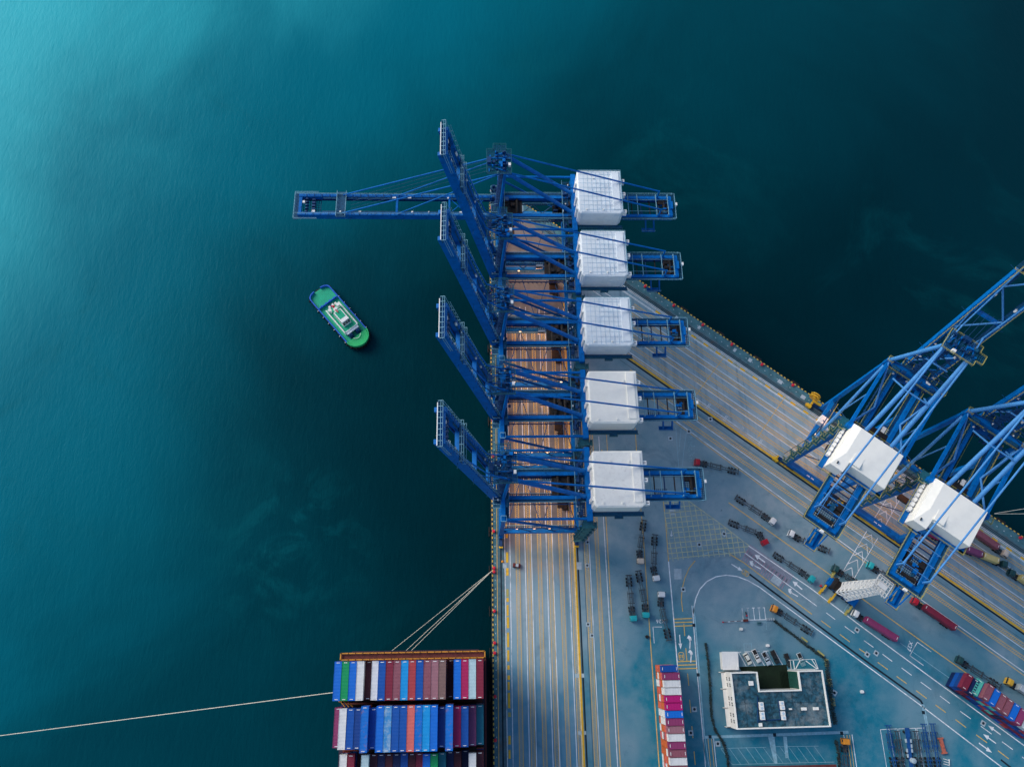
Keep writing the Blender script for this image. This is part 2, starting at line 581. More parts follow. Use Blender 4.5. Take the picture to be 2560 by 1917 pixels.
# ------------------------------------------------------------------ setting: water, land, quay
WZ = -4.0
mb = MB()
mb.flat([(-2500, -2500), (2500, -2500), (2500, 2500), (-2500, 2500)], WZ)
struct(mb.build('water', M['water']))

QX = 3.6                                   # west quay face
E0 = Vector((109.4, 134.5))                # a point of the north-east quay face
BV = Vector((-0.7883, 0.6153))             # its direction (north-west)
NV = Vector((-0.6153, -0.7883))            # landward
SV = -BV                                   # south-east


def RP(L, s, z=0.0):
    q = E0 + NV * L + SV * s
    return Vector((q.x, q.y, z))


def s_at_x(L, X):
    return (X - E0.x - NV.x * L) / SV.x


TIP_Y = 204.0
TR = P(1312, 510)
TR = RP(0.0, s_at_x(0.0, TR.x))
Y0, S1 = -330.0, 420.0
land = [(QX, Y0), (760, Y0), (760, -250), RP(0, S1)[:2], TR[:2], (QX, min(TIP_Y, TR.y + 1.5))]
TIP_Y = land[-1][1]
mb = MB()
mb.prism(land, -9, 0.0)
me_l = mb
o = struct(mb.build('ground', [M['yard']]))

# lane concrete between the rails (left quay, right quay)
mb = MB()
LX0, LX1 = 8.9, 38.1
yr = lambda X: E0.y + (X - E0.x) * BV.y / BV.x        # y of the NE quay face at X
mb.flat([(LX0, Y0), (LX1, Y0), (LX1, yr(LX1) - 9.5), (LX0 + 6, TIP_Y - 3), (LX0, TIP_Y - 3)], 0.012)
RL0, RL1 = 7.6, 36.2
mb.flat([RP(RL0, s_at_x(RL0, 38.1))[:2], RP(RL0, S1)[:2], RP(RL1, S1)[:2], RP(RL1, s_at_x(RL1, 38.1))[:2]], 0.012)
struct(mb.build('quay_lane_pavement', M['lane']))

# dark apron strips along both faces
mb = MB()
mb.flat([(QX + .45, Y0), (5.45, Y0), (5.45, TIP_Y - .5), (QX + .45, TIP_Y - .5)], 0.012)
mb.flat([RP(.45, s_at_x(.45, 20))[:2], RP(.45, S1)[:2], RP(4.3, S1)[:2], RP(4.3, s_at_x(4.3, 20))[:2]], 0.012)
struct(mb.build('quay_apron', M['apron']))
mb = MB()
mb.flat([(5.45, Y0), (8.9, Y0), (8.9, TIP_Y - .5), (5.45, TIP_Y - .5)], 0.016)
mb.flat([RP(4.3, s_at_x(4.3, 22))[:2], RP(4.3, S1)[:2], RP(7.6, S1)[:2], RP(7.6, s_at_x(7.6, 26))[:2]], 0.016)
struct(mb.build('rail_bed', M['rail_bed']))
mb = MB()
for x, ww in ((7.3, .55), (38.95, .62)):
    mb.stripe((x, Y0), (x, 190 if x < 20 else 180), ww, 0.026)
for L, ww in ((5.4, .35), (6.1, .35), (36.75, .75)):
    mb.stripe(RP(L, s_at_x(L, 30 if L < 20 else 58)), RP(L, S1), ww, 0.026)
mb.stripe((41.3, Y0), (41.3, 150), .12, 0.026)
mb.stripe(RP(39.1, s_at_x(39.1, 62)), RP(39.1, S1), .12, 0.026)
struct(mb.build('crane_rail_groove', M['groove']))

# cope edge: real kerb in yellow and black blocks
mbk = MB()
k = 0
y = Y0
while y < TIP_Y:
    mbk.cur = k % 2
    mbk.bx(QX, QX + .42, y, min(y + .95, TIP_Y), 0.0, .18)
    y += .95
    k += 1
s = s_at_x(0, TR.x)
while s < 260:
    mbk.cur = k % 2
    a, c = RP(.21, s, .09), RP(.21, s + .9, .09)
    mbk.beam(a, c, .42, .18)
    s += .9
    k += 1
struct(mbk.build('quay_kerb', [M['cope_yellow'], M['groove']]))
mb = MB()
mb.bx(-0.2 + QX - .05, QX, Y0, TIP_Y, -8, -.35)
struct(mb.build('quay_wall', M['wall']))

# ------------------------------------------------------------------ painted markings
MW, MY, MH, MF, MO, MR, MPt = MB(), MB(), MB(), MB(), MB(), MB(), MB()
Z1, Z2, Z3 = 0.03, 0.04, 0.05


def hatch(p0, p1, w, k=0.9, pitch=0.85, t=0.28, mbx=None):
    m = mbx or MH
    p0, p1 = Vector(p0[:2]), Vector(p1[:2])
    d = p1 - p0
    ln = d.length
    d.normalize()
    s = Vector((-d.y, d.x))
    MY.stripe(p0 + s * (w / 2), p1 + s * (w / 2), .22, Z2)
    MY.stripe(p0 - s * (w / 2), p1 - s * (w / 2), .22, Z2)
    a = w / 2 - .09
    n = int((ln - k) / pitch)
    for i in range(n):
        t0 = i * pitch
        q = p0 + d * t0
        m.flat([q - s * a, q - s * a + d * t, q + s * a + d * (t + k), q + s * a + d * k], Z2)


def xl(px):
    return P(px, 1581).x


YT = 140.0
lane_h = [(1293.3, 1302.5), (1321.8, 1330.6), (1349.6, 1358.4), (1377.8, 1386.6), (1405.2, 1414.0), (1433.7, 1441.8)]
lane_w = [1264.5, 1278.0, 1317.0, 1333.7, 1372.6, 1388.7, 1429.0, 1443.4]
lane_h2 = [(1471, 1480), (1499.8, 1508.3)]
lane_w2 = [1483.9, 1525.0]
for a, c in lane_h:
    xa, xc = xl(a), xl(c)
    hatch(((xa + xc) / 2, -130), ((xa + xc) / 2, YT), xc - xa)
for a in lane_w:
    MW.stripe((xl(a), -150), (xl(a), YT + 8), .26, Z1)
for a, c in lane_h2:
    xa, xc = xl(a), xl(c)
    hatch(((xa + xc) / 2, -130), ((xa + xc) / 2, 96), xc - xa)
MW.stripe((xl(1483.9), -150), (xl(1483.9), 100), .24, Z1)
MW.stripe((xl(1525), -150), (xl(1525), 86), .26, Z1)
MY.stripe((xl(1531.5), -150), (xl(1531.5), 80), .30, Z1)
MY.stripe((5.7, -150), (5.7, 196), .22, Z1)
OFF = 1.85
for a, c in lane_h:
    La, Lc = xl(a) - QX + OFF, xl(c) - QX + OFF
    L = (La + Lc) / 2
    hatch(RP(L, max(s_at_x(L, 46), -40)), RP(L, 250), Lc - La, k=0.55)
for a in lane_w:
    L = xl(a) - QX + OFF
    MW.stripe(RP(L, s_at_x(L, 44)), RP(L, 260), .26, Z1)
MW.stripe(RP(34.2, s_at_x(34.2, 50)), RP(34.2, 260), .35, Z1)
for a, c in lane_h2:
    La, Lc = xl(a) - QX + OFF, xl(c) - QX + OFF
    L = (La + Lc) / 2
    hatch(RP(L, s_at_x(L, 66)), RP(L, 250), Lc - La, k=0.55)
MW.stripe(RP(xl(1483.9) - QX + OFF, s_at_x(43, 66)), RP(xl(1483.9) - QX + OFF, 260), .26, Z1)
MW.stripe(P(1688, 1051), RP(50.2, 120), .30, Z1)
MW.stripe(RP(50.2, 120), RP(50.2, 260), .30, Z1)
MY.stripe(P(1683, 1052), RP(51.4, 120), .26, Z1)
MY.stripe(RP(51.4, 120), RP(51.4, 260), .26, Z1)
# cross lines on the north-east lanes
for a, c in (((1812.7, 888.3), (1739.4, 988.4)), ((1964, 990), (1893, 1094)), ((2140, 1215), (2128, 1240))):
    MY.stripe(P(*a), P(*c), .26, Z3)
for L, s in ((33, 6), (33, 14), (33, 23), (33, 31.5), (33, 41)):
    for dd in (0, .6):
        MW.stripe(RP(L - 1.2, s + dd), RP(L + 1.6, s + dd), .16, Z3)

# yellow guard beams beside the landward rails, raised 15 cm
gb = MB()
gb.bx(37.45, 38.25, -150, 150, .015, .16)
a0 = s_at_x(35.9, 62)
gb.beam(RP(35.85, a0, .09), RP(35.85, 260, .09), .75, .15)
struct(gb.build('rail_guard_kerb', M['bright_yellow']))

# cable trench covers
tc_ = MB()
y = -140.0
while y < 150:
    ln = random.choice([1.6, 3.0, 4.2, 5.5])
    if random.random() < .8:
        tc_.cur = 0 if random.random() < .7 else 1
        tc_.bx(9.35, 10.15 + random.random() * .3, y, y + ln, .014, .06)
    y += ln + random.random() * 2.2
s = -30.0
while s < 220:
    tc_.cur = 0 if random.random() < .85 else 1
    a, c = RP(8.7, s, .035), RP(8.7, s + 2.6, .035)
    tc_.beam(a, c, 1.0, .05)
    tc_.cur = 1
    for j in range(5):
        p = RP(8.25, s + 3.3 + j * .62, .035)
        q = RP(9.15, s + 3.0 + j * .62, .035)
        tc_.beam(p, q, .26, .04)
    s += 6.6
struct(tc_.build('cable_trench_cover', [M['bright_yellow'], M['rail_yellow']]))
mb = MB()
for L in (7.75, 9.75):
    mb.stripe(RP(L, s_at_x(L, 40)), RP(L, 260), .2, Z3)
struct(mb.build('trench_edge_line', M['white_line']))

# pale repair patches on the apron and rails
for px in ((1445, 1414, 3, 3), (1262, 1413, 1.5, 2.2), (1449, 1688, 3.6, 1.5), (1455, 1831, 3.2, 1.3)):
    q = P(px[0], px[1])
    MPt.flat([(q.x - px[2] / 2, q.y - px[3] / 2), (q.x + px[2] / 2, q.y - px[3] / 2), (q.x + px[2] / 2, q.y + px[3] / 2), (q.x - px[2] / 2, q.y + px[3] / 2)], Z3)
for s in (-21, -10, 9, 17, 33, 45):
    L = random.choice([2.6, 3.2, 5.6])
    d = 1.2 + random.random()
    MPt.flat([RP(L - .9, s)[:2], RP(L - .9, s + d)[:2], RP(L + .9, s + d)[:2], RP(L + .9, s)[:2]], Z3)


def pl(mbx, pts, wd, z=Z1):
    mbx.path([P(*p) for p in pts], wd, z)


def quad_px(mbx, pts, z=Z2):
    mbx.flat([P(*p)[:2] for p in pts], z)


# yard lines
pl(MY, [(1588, 1070), (1591, 1124), (1603, 1284), (1609, 1349), (1632, 1690), (1649, 1930), (1654, 2010)], .32)
pl(MY, [(1516, 1078), (1519, 1140)], .26)
pl(MW, [(1671.4, 1403), (1683.6, 1540), (1695.8, 1690), (1716, 1930)], .42)
pl(MY, [(1658, 1250), (1664.5, 1310), (1671.4, 1403)], .30)
pl(MW, [(1729.5, 1513), (1732.5, 1540), (1742.5, 1676), (1757.6, 1842), (1763, 1907), (1769, 1980)], .30)
pl(MF, [(1731.5, 1513), (1736.8, 1540), (1747.5, 1676), (1760.6, 1838)], .55)
arc = [(640, 1100), (643, 1020), (662, 935), (697, 855), (760, 785), (845, 740), (940, 725), (1040, 737), (1140, 775), (1245, 835), (1400, 950)]
arc = [(1560 + x / 3.68, 1240 + y / 3.68) for x, y in arc]
pl(MW, arc + [(1960, 1512), (2310.5, 1768.6), (2504.8, 1917), (2560, 1960), (2640, 2024)], .42)
pl(MY, [(1560 + x / 3.68, 1240 + y / 3.68) for x, y in ((655, 592), (600, 660), (560, 750), (535, 850), (527, 950), (540, 1060))], .30)
pl(MF, [(1560 + x / 3.68, 1240 + y / 3.68) for x, y in ((720, 540), (790, 510), (870, 502), (940, 520), (980, 540))], .24)
pl(MY, [(1823.6, 1384), (1859, 1405.8), (2030, 1535)], .34)
pl(MY, [(1821.5, 1256), (2092, 1448), (2147, 1490), (2433, 1694), (2640, 1842)], .34)
pl(MW, [(1871, 1363.6), (2022.5, 1467), (2160, 1570), (2360, 1716.6), (2560, 1862.5), (2650, 1928)], .42)
pl(MW, [(1861.6, 1381), (2042, 1514.5)], .34)
for a in ((388, 235, 470, 297), (558, 360, 648, 425), (735, 490, 823, 553), (905, 615, 995, 682), (1082, 742, 1173, 810), (1257, 872, 1355, 943),
          (1435, 1000, 1525, 1068), (1620, 1140, 1718, 1210), (1810, 1277, 1910, 1350), (2005, 1420, 2105, 1493), (2190, 1560, 2290, 1633)):
    pl(MW, [(1960 + a[0] / 3.68, 1467 + a[1] / 3.68), (1960 + a[2] / 3.68, 1467 + a[3] / 3.68)], .30)
for a in ((340, 308, 428, 372), (513, 433, 605, 503), (690, 566, 770, 620), (862, 690, 955, 758), (1036, 820, 1130, 888), (1215, 950, 1313, 1023),
          (1393, 1082, 1488, 1152), (1578, 1217, 1675, 1290), (1768, 1357, 1868, 1430), (1968, 1502, 2068, 1578)):
    pl(MY, [(1960 + a[0] / 3.68, 1467 + a[1] / 3.68), (1960 + a[2] / 3.68, 1467 + a[3] / 3.68)], .32)
# drain strip
dr = MB()
pl(dr, [(1873.5, 1434.5), (2160, 1648), (2301, 1749.6), (2306.5, 1759)], .75, Z2)
pl(dr, [(2502, 1898), (2540, 1928)], .7, Z2)
for u, v in ((1734.5, 1562), (1745.3, 1686), (1775, 1840.5), (1936.5, 1836), (2104, 1831.6), (2308.5, 1780)):
    q = P(u, v)
    dr.flat([(q.x - .6, q.y - .6), (q.x + .6, q.y - .6), (q.x + .6, q.y + .6), (q.x - .6, q.y + .6)], Z3)
struct(dr.build('drain_channel', M['groove']))
# concrete gutters
pl(MF, [(1760, 1842), (1936, 1836), (2121, 1829)], 1.0)
pl(MF, [(2305, 1760), (2314, 1805), (2322, 1850)], .5)
pl(MF, [(2309, 1760), (2318, 1805), (2326, 1850)], .5)
# centre dashes of the west road
for a in ((1716, 1605, 1718, 1640), (1714.5, 1619, 1717.5, 1651)):
    pass
for a in ((1709.5, 1558.5, 1711.8, 1589), (1714.4, 1619, 1717.2, 1651), (1719, 1683, 1722, 1713), (1724, 1748, 1727, 1781), (1729.5, 1814, 1732.5, 1844), (1735, 1877, 1738, 1911)):
    pl(MY, [a[:2], a[2:]], .28)
for v0, v1, u0, u1 in ((1547, 1545, 1685, 1730), (1555.5, 1554, 1686, 1731), (1564.5, 1563, 1687, 1731.5), (1653, 1651.5, 1694, 1739), (1662, 1660.5, 1694.5, 1740), (1671, 1669.5, 1695, 1743)):
    pl(MY, [(u0, v0), (u1, v1)], .36, Z2)
# diagonal bay of the far car park, kerb roads
pl(MF, [(1763, 1845), (1775, 1930)], .25)
pl(MW, [(1757, 1845), (1764, 1905)], .22)
pl(MW, [(1784, 1845), (1792, 1925)], .22)
pl(MY, [(1770, 1846), (1776.5, 1917), (1778, 1935)], .2)
pl(MY, [(1779, 1846), (1785.5, 1917), (1787, 1935)], .2)
pl(MW, [(2130, 1835), (2141.5, 1917), (2145, 1940)], .28)
pl(MY, [(2117, 1836), (2128, 1917), (2131, 1940)], .26)
pl(MW, [(2109, 1836), (2111, 1846)], .22)
pl(MY, [(2124, 1836), (2135, 1917), (2138, 1940)], .2)

# box junction
BOX = [(1658, 1250), (1712, 1245), (1800, 1308), (1872.5, 1363.6), (1858, 1391), (1808, 1391), (1733, 1393), (1672.5, 1404.5)]


def clip_line(a, c, poly):
    ts = []
    d = (c[0] - a[0], c[1] - a[1])
    for i in range(len(poly)):
        p, q = poly[i], poly[(i + 1) % len(poly)]
        e = (q[0] - p[0], q[1] - p[1])
        den = d[0] * e[1] - d[1] * e[0]
        if abs(den) < 1e-9:
            continue
        t = ((p[0] - a[0]) * e[1] - (p[1] - a[1]) * e[0]) / den
        u = ((p[0] - a[0]) * d[1] - (p[1] - a[1]) * d[0]) / den
        if 0 <= u <= 1:
            ts.append(t)
    ts.sort()
    return [((a[0] + d[0] * t, a[1] + d[1] * t), (a[0] + d[0] * u, a[1] + d[1] * u)) for t, u in zip(ts[::2], ts[1::2])]


bj = MB()
pl(bj, [(1712, 1245), (1800, 1308), (1872.5, 1363.6)], .34)
for i in range(14):
    yv = 1256 + i * 12.7
    for a, c in clip_line((1600, yv + 6.5), (1900, yv - 20), BOX):
        pl(bj, [a, c], .32, Z2)
for i in range(18):
    xv = 1652 + i * 13.1
    for a, c in clip_line((xv, 1230), (xv + 34, 1420), BOX):
        pl(bj, [a, c], .32, Z3)
struct(bj.build('box_junction_marking', mat("worn_yellow_paint", (0.52, 0.54, 0.34), 0.8, var=0.3, scale=0.5, dirt=(0.25, 0.38, 0.42), dirt_amt=0.6, dirt_scale=0.15)))

# chevron walkways on the north-east quay
def seg_px(pts, s0, u0, v0, wd):
    pl(MW, [(u0 + x / s0, v0 + y / s0) for x, y in pts], wd, Z3)


C5 = (3.45, 1920, 1000)
seg_px([(920, 1015), (1040, 820), (1140, 660)], *C5, .3)
seg_px([(1010, 1085), (1110, 900), (1210, 740)], *C5, .3)
for a, b_, c in (((945, 1035), (978, 1022), (982, 1065)), ((958, 985), (1020, 955), (1028, 1050)), ((990, 905), (1060, 885), (1065, 980)),
                 ((1035, 840), (1103, 822), (1108, 905)), ((1085, 790), (1140, 770), (1147, 840))):
    seg_px([a, b_, c], *C5, .28)
seg_px([(600, 1555), (850, 1130)], *C5, .3)
seg_px([(735, 1550), (945, 1190)], *C5, .3)
for a, b_, c in (((655, 1475), (722, 1443), (735, 1545)), ((690, 1410), (770, 1375), (778, 1475)), ((735, 1340), (812, 1303), (818, 1400)),
                 ((775, 1270), (852, 1237), (858, 1325)), ((815, 1190), (893, 1160), (900, 1255))):
    seg_px([a, b_, c], *C5, .28)

# rumble strips
def rumble(a, c, wd, n, mbx):
    a, c = P(*a), P(*c)
    d = (c - a)
    s = Vector((-d.y, d.x, 0)).normalized() * (wd / 2)
    for i in range(n):
        p = a + d * (i / n)
        q = p + d * (0.45 / n)
        mbx.flat([(p - s)[:2], (q - s)[:2], (q + s)[:2], (p + s)[:2]], Z1 - .006)


rumble((1868, 1374), (1978, 1452), 5.6, 34, MR)
rumble((1862, 1387), (1965, 1462), 5.2, 20, MR)
quad_px(MPt, [(1934.8, 1437), (1956.5, 1452), (1947, 1465.5), (1925.5, 1450.5)], Z2)
quad_px(MPt, [(1684.7, 1421), (1703.5, 1421), (1704, 1447.5), (1686, 1447.5)], Z2)
quad_px(MPt, [(1672, 1262), (1687, 1261), (1689.5, 1286.5), (1674.5, 1287.5)], Z2)

# road arrows
def arrow(tail, head, kind=0, wd=1.0):
    a, c = P(*tail), P(*head)
    d = (c - a)
    ln = d.length
    d.normalize()
    s = Vector((-d.y, d.x, 0))
    pt = lambda t, k: (a + d * t + s * k)[:2]
    hw = .16 * wd
    if kind == 0:
        MW.flat([pt(0, -hw), pt(ln * .6, -hw), pt(ln * .6, hw), pt(0, hw)], Z3)
        MW.flat([pt(ln * .6, -.62 * wd), pt(ln, 0), pt(ln * .6, .62 * wd)], Z3)
    else:
        k = 1 if kind > 0 else -1
        MW.flat([pt(0, -hw), pt(ln * .62, -hw), pt(ln * .62, hw), pt(0, hw)], Z3)
        q = [pt(ln * .5, k * .15 * wd), pt(ln * .66, k * -.45 * wd), pt(ln * .86, k * -.2 * wd), pt(ln * 1.0, k * .55 * wd), pt(ln * .74, k * 1.05 * wd), pt(ln * .72, k * .55 * wd)]
        MW.flat(q, Z3)


A1 = lambda x, y: (1840 + x / 8.28, 1340 + y / 8.28)
arrow(A1(600, 540), A1(385, 380), 0, 1.9)
arrow(A1(510, 675), A1(262, 548), -1, 1.5)
arrow(A1(1370, 1100), A1(1170, 930), 0, 1.8)
arrow(A1(1280, 1245), A1(1062, 1120), -1, 1.5)
arrow((1828.5, 1409.5), (1857, 1427), 0, 1.3)
arrow((1699, 1586), (1701.6, 1622), 0, 1.2)
arrow((1724.4, 1621), (1726, 1587), 1, 1.3)
arrow((1726.7, 1655), (1729, 1623), 1, 1.3)
for a, c in (((912, 1132), (710, 982)), ((838, 1272), (628, 1120))):
    arrow((2360 + a[0] / 6.445, 1660 + a[1] / 6.445), (2360 + c[0] / 6.445, 1660 + c[1] / 6.445), 0, 1.4)
arrow((2360 + 562 / 6.445, 1660 + 1265 / 6.445), (2360 + 772 / 6.445, 1660 + 1420 / 6.445), 0, 1.4)
arrow((1679, 1327), (1678, 1341.5), 0, 1.1)

# bay corner marks
pl(MW, [(2328, 1645), (2293.2, 1604), (2274.4, 1637.5), (2309, 1662.5)], .26, Z2) if False else None
pl(MW, [(2328, 1628.7), (2293.2, 1604.3), (2274.4, 1637.8), (2308.5, 1662.5)], .26, Z2)
pl(MF, [(2250, 1606), (2400, 1713)], .2)
pl(MW, [(1655, 1566.4), (1632.3, 1566.4), (1635.5, 1607)], .26, Z2)
pl(MF, [(2075, 1457), (2062, 1479)], .26, Z2)
pl(MF, [(2131, 1490), (2108, 1530)], .26, Z2)
pl(MF, [(2120, 1510), (2139, 1523.5)], .2)
pl(MF, [(2117, 1514), (2134, 1526)], .2)
# tyre chalk trails
for a in ([(1689.5, 1068), (1693, 1120), (1697, 1168)], [(1703, 1068), (1697, 1130)], [(1716, 1080), (1709, 1130), (1706, 1165)]):
    pl(MF, a, .16)
for i in range(60):
    t = random.random()
    u, v = 1722 + random.gauss(4, 4.5) + t * 4, 1068 + t * 95
    q = P(u, v)
    r = random.uniform(.10, .26)
    MF.flat([(q.x - r, q.y), (q.x, q.y - r), (q.x + r, q.y), (q.x, q.y + r)], Z2)


def text_mark(body, u, v, h, ang, m, name, label):
    cu = bpy.data.curves.new(name, 'FONT')
    cu.body = body
    cu.size = h * 1.4
    cu.align_x = 'CENTER'
    cu.align_y = 'CENTER'
    cu.offset = .025
    cu.space_character = 1.12
    ob = bpy.data.objects.new(name + "_tmp", cu)
    COL.objects.link(ob)
    dg = bpy.context.evaluated_depsgraph_get()
    me = bpy.data.meshes.new_from_object(ob.evaluated_get(dg))
    bpy.data.objects.remove(ob)
    me.materials.clear()
    me.materials.append(m)
    o = bpy.data.objects.new(name, me)
    COL.objects.link(o)
    q = P(u, v)
    o.location = (q.x, q.y, Z3 + .01)
    o.rotation_euler = (0, 0, ang)
    return struct(o)


text_mark("X27", 2274, 1614.5, 1.55, math.atan2(-.89, -.45), M['white_line'], 'bay_number_marking', '')
text_mark("X26", 1651.5, 1552, 1.45, math.pi, M['white_line'], 'bay_number_marking', '')


def speed_oval(u, v, ang):
    q = P(u, v)
    ca, sa = math.cos(ang), math.sin(ang)
    pts = []
    for kx, ky, a0 in ((.45, .75, 0), (-.45, .75, 90), (-.45, -.75, 180), (.45, -.75, 270)):
        for j in range(5):
            a = R_(a0 + j * 22.5)
            pts.append((kx + .55 * math.cos(a), ky + .65 * math.sin(a)))
    pts = [Vector((q.x + x * ca - y * sa, q.y + x * sa + y * ca)) for x, y in pts]
    MY.path(pts + [pts[0]], .22, Z3)
    text_mark("30", u, v, 1.25, ang, M['yellow_line'], 'speed_marking', '')


speed_oval(1703.5, 1639.5, math.pi)
speed_oval(1863.6, 1431.8, R_(-128) - math.pi)

# parking bays, two small lots
pl(MW, [(1855, 1519), (1912, 1519)], .01)
for a, c in (((1855, 1519.5), (1858, 1549)), ((1869, 1519.5), (1872, 1549)), ((1883, 1519.5), (1886.5, 1548.5)), ((1897, 1519), (1900, 1548)), ((1911, 1519), (1914, 1548))):
    pl(MW, [a, c], .28)
pl(MW, [(1858, 1549.5), (1914, 1548)], .32, Z2)
for a, c in (((1866, 1519.3), (1873, 1519.2)), ((1880, 1519), (1886.5, 1518.8)), ((1893, 1518.6), (1900.5, 1518.4)), ((1907, 1518.4), (1912, 1518.4))):
    pl(MW, [a, c], .3, Z2)
BZ = lambda x, y: (1780 + x / 6.9, 1480 + y / 6.9)
for a, c in (((455, 1030), (600, 1295)), ((610, 1022), (752, 1282)), ((760, 1014), (912, 1276)), ((925, 1008), (1070, 1270)), ((1075, 1000), (1230, 1272))):
    pl(MW, [BZ(*a), BZ(*c)], .28)
pl(MW, [BZ(600, 1295), BZ(1230, 1272)], .28, Z2)
for a, c in (((450, 1030), (503, 1028)), ((560, 1024), (600, 1022)), ((600, 1022), (820, 1014)), ((880, 1012), (975, 1008))):
    pl(MW, [BZ(*a), BZ(*c)], .22, Z2)
BT = lambda x, y: (1740 + x / 5.03, 1840 + y / 5.03)
for i in range(12):
    x0 = 310 + i * 107
    pl(MF, [BT(x0, 148 - i * 2), BT(x0 + 145, 352 - i * 2.5)], .14)
pl(MF, [BT(310, 150), BT(880, 135)], .14, Z2)
pl(MF, [BT(930, 128), BT(1540, 120)], .14, Z2)
pl(MF, [BT(455, 352), BT(1740, 320)], .16, Z2)
quad_px(MF, [BT(905, 0), BT(985, 0), BT(1025, 340), BT(985, 340)], Z1)
quad_px(MF, [BT(1095, 0), BT(1140, 0), BT(1165, 270), BT(1125, 270)], Z1)
pl(MF, [BZ(548, 885), BZ(680, 885), BZ(690, 1000)], .12)
pl(MF, [BZ(548, 885), BZ(562, 1020)], .12)
pl(MF, [BZ(540, 525), BZ(935, 520), BZ(940, 640)], .12)
# trailer bays
TB = lambda x, y: (2150 + x / 7.373, 1780 + y / 7.373)
for a, c in (((375, 315), (490, 1010)), ((540, 305), (660, 1010)), ((685, 300), (805, 1010)), ((712, 300), (830, 1010)), ((872, 295), (985, 1010)), ((1020, 290), (1150, 1010)), ((1045, 290), (1175, 1010))):
    pl(MW, [TB(*a), TB(*c)], .2)
for a, c in (((372, 316), (545, 306)), ((540, 306), (690, 300)), ((708, 300), (860, 296)), ((872, 295), (1025, 290)), ((1040, 290), (1185, 284))):
    pl(MW, [TB(*a), TB(*c)], .2, Z2)

struct(MW.build('white_lane_marking', M['white_line']))
struct(MY.build('yellow_lane_marking', M['yellow_line']))
struct(MH.build('hatched_lane_marking', M['hatch']))
struct(MF.build('worn_lane_marking', M['faint_line']))
struct(MR.build('rumble_strip', M['rumble']))
struct(MPt.build('concrete_patch', M['patch']))

# manholes
def manhole(u, v, wd=1.9, ang=0.0):
    q = P(u, v)
    m = MB()
    m.cur = 0
    m.box((0, 0, .03), (wd, wd, .05))
    m.cur = 1
    m.tube((0, 0, .05), (0, 0, .075), wd * .27, 14)
    o = m.build('manhole_cover', [M['patch'], M['groove']])
    o.location = (q.x, q.y, .02)
    o.rotation_euler = (0, 0, ang)
    return struct(o)


for u, v in ((1708, 1473), (1676, 1096), (1748, 1361), (1722, 1078.5), (1736, 1772), (1727, 1831), (1794.5, 1858), (2142.5, 1574), (2190.5, 1632), (2168, 1635),
             (2458, 1807), (1810, 1334), (1468, 1413), (1470, 1560), (1480, 1588), (1469, 1355), (1776, 1048), (2086, 1731)):
    manhole(u, v, 1.9 if u > 1500 else 1.6, 0 if u < 1800 else R_(-38))

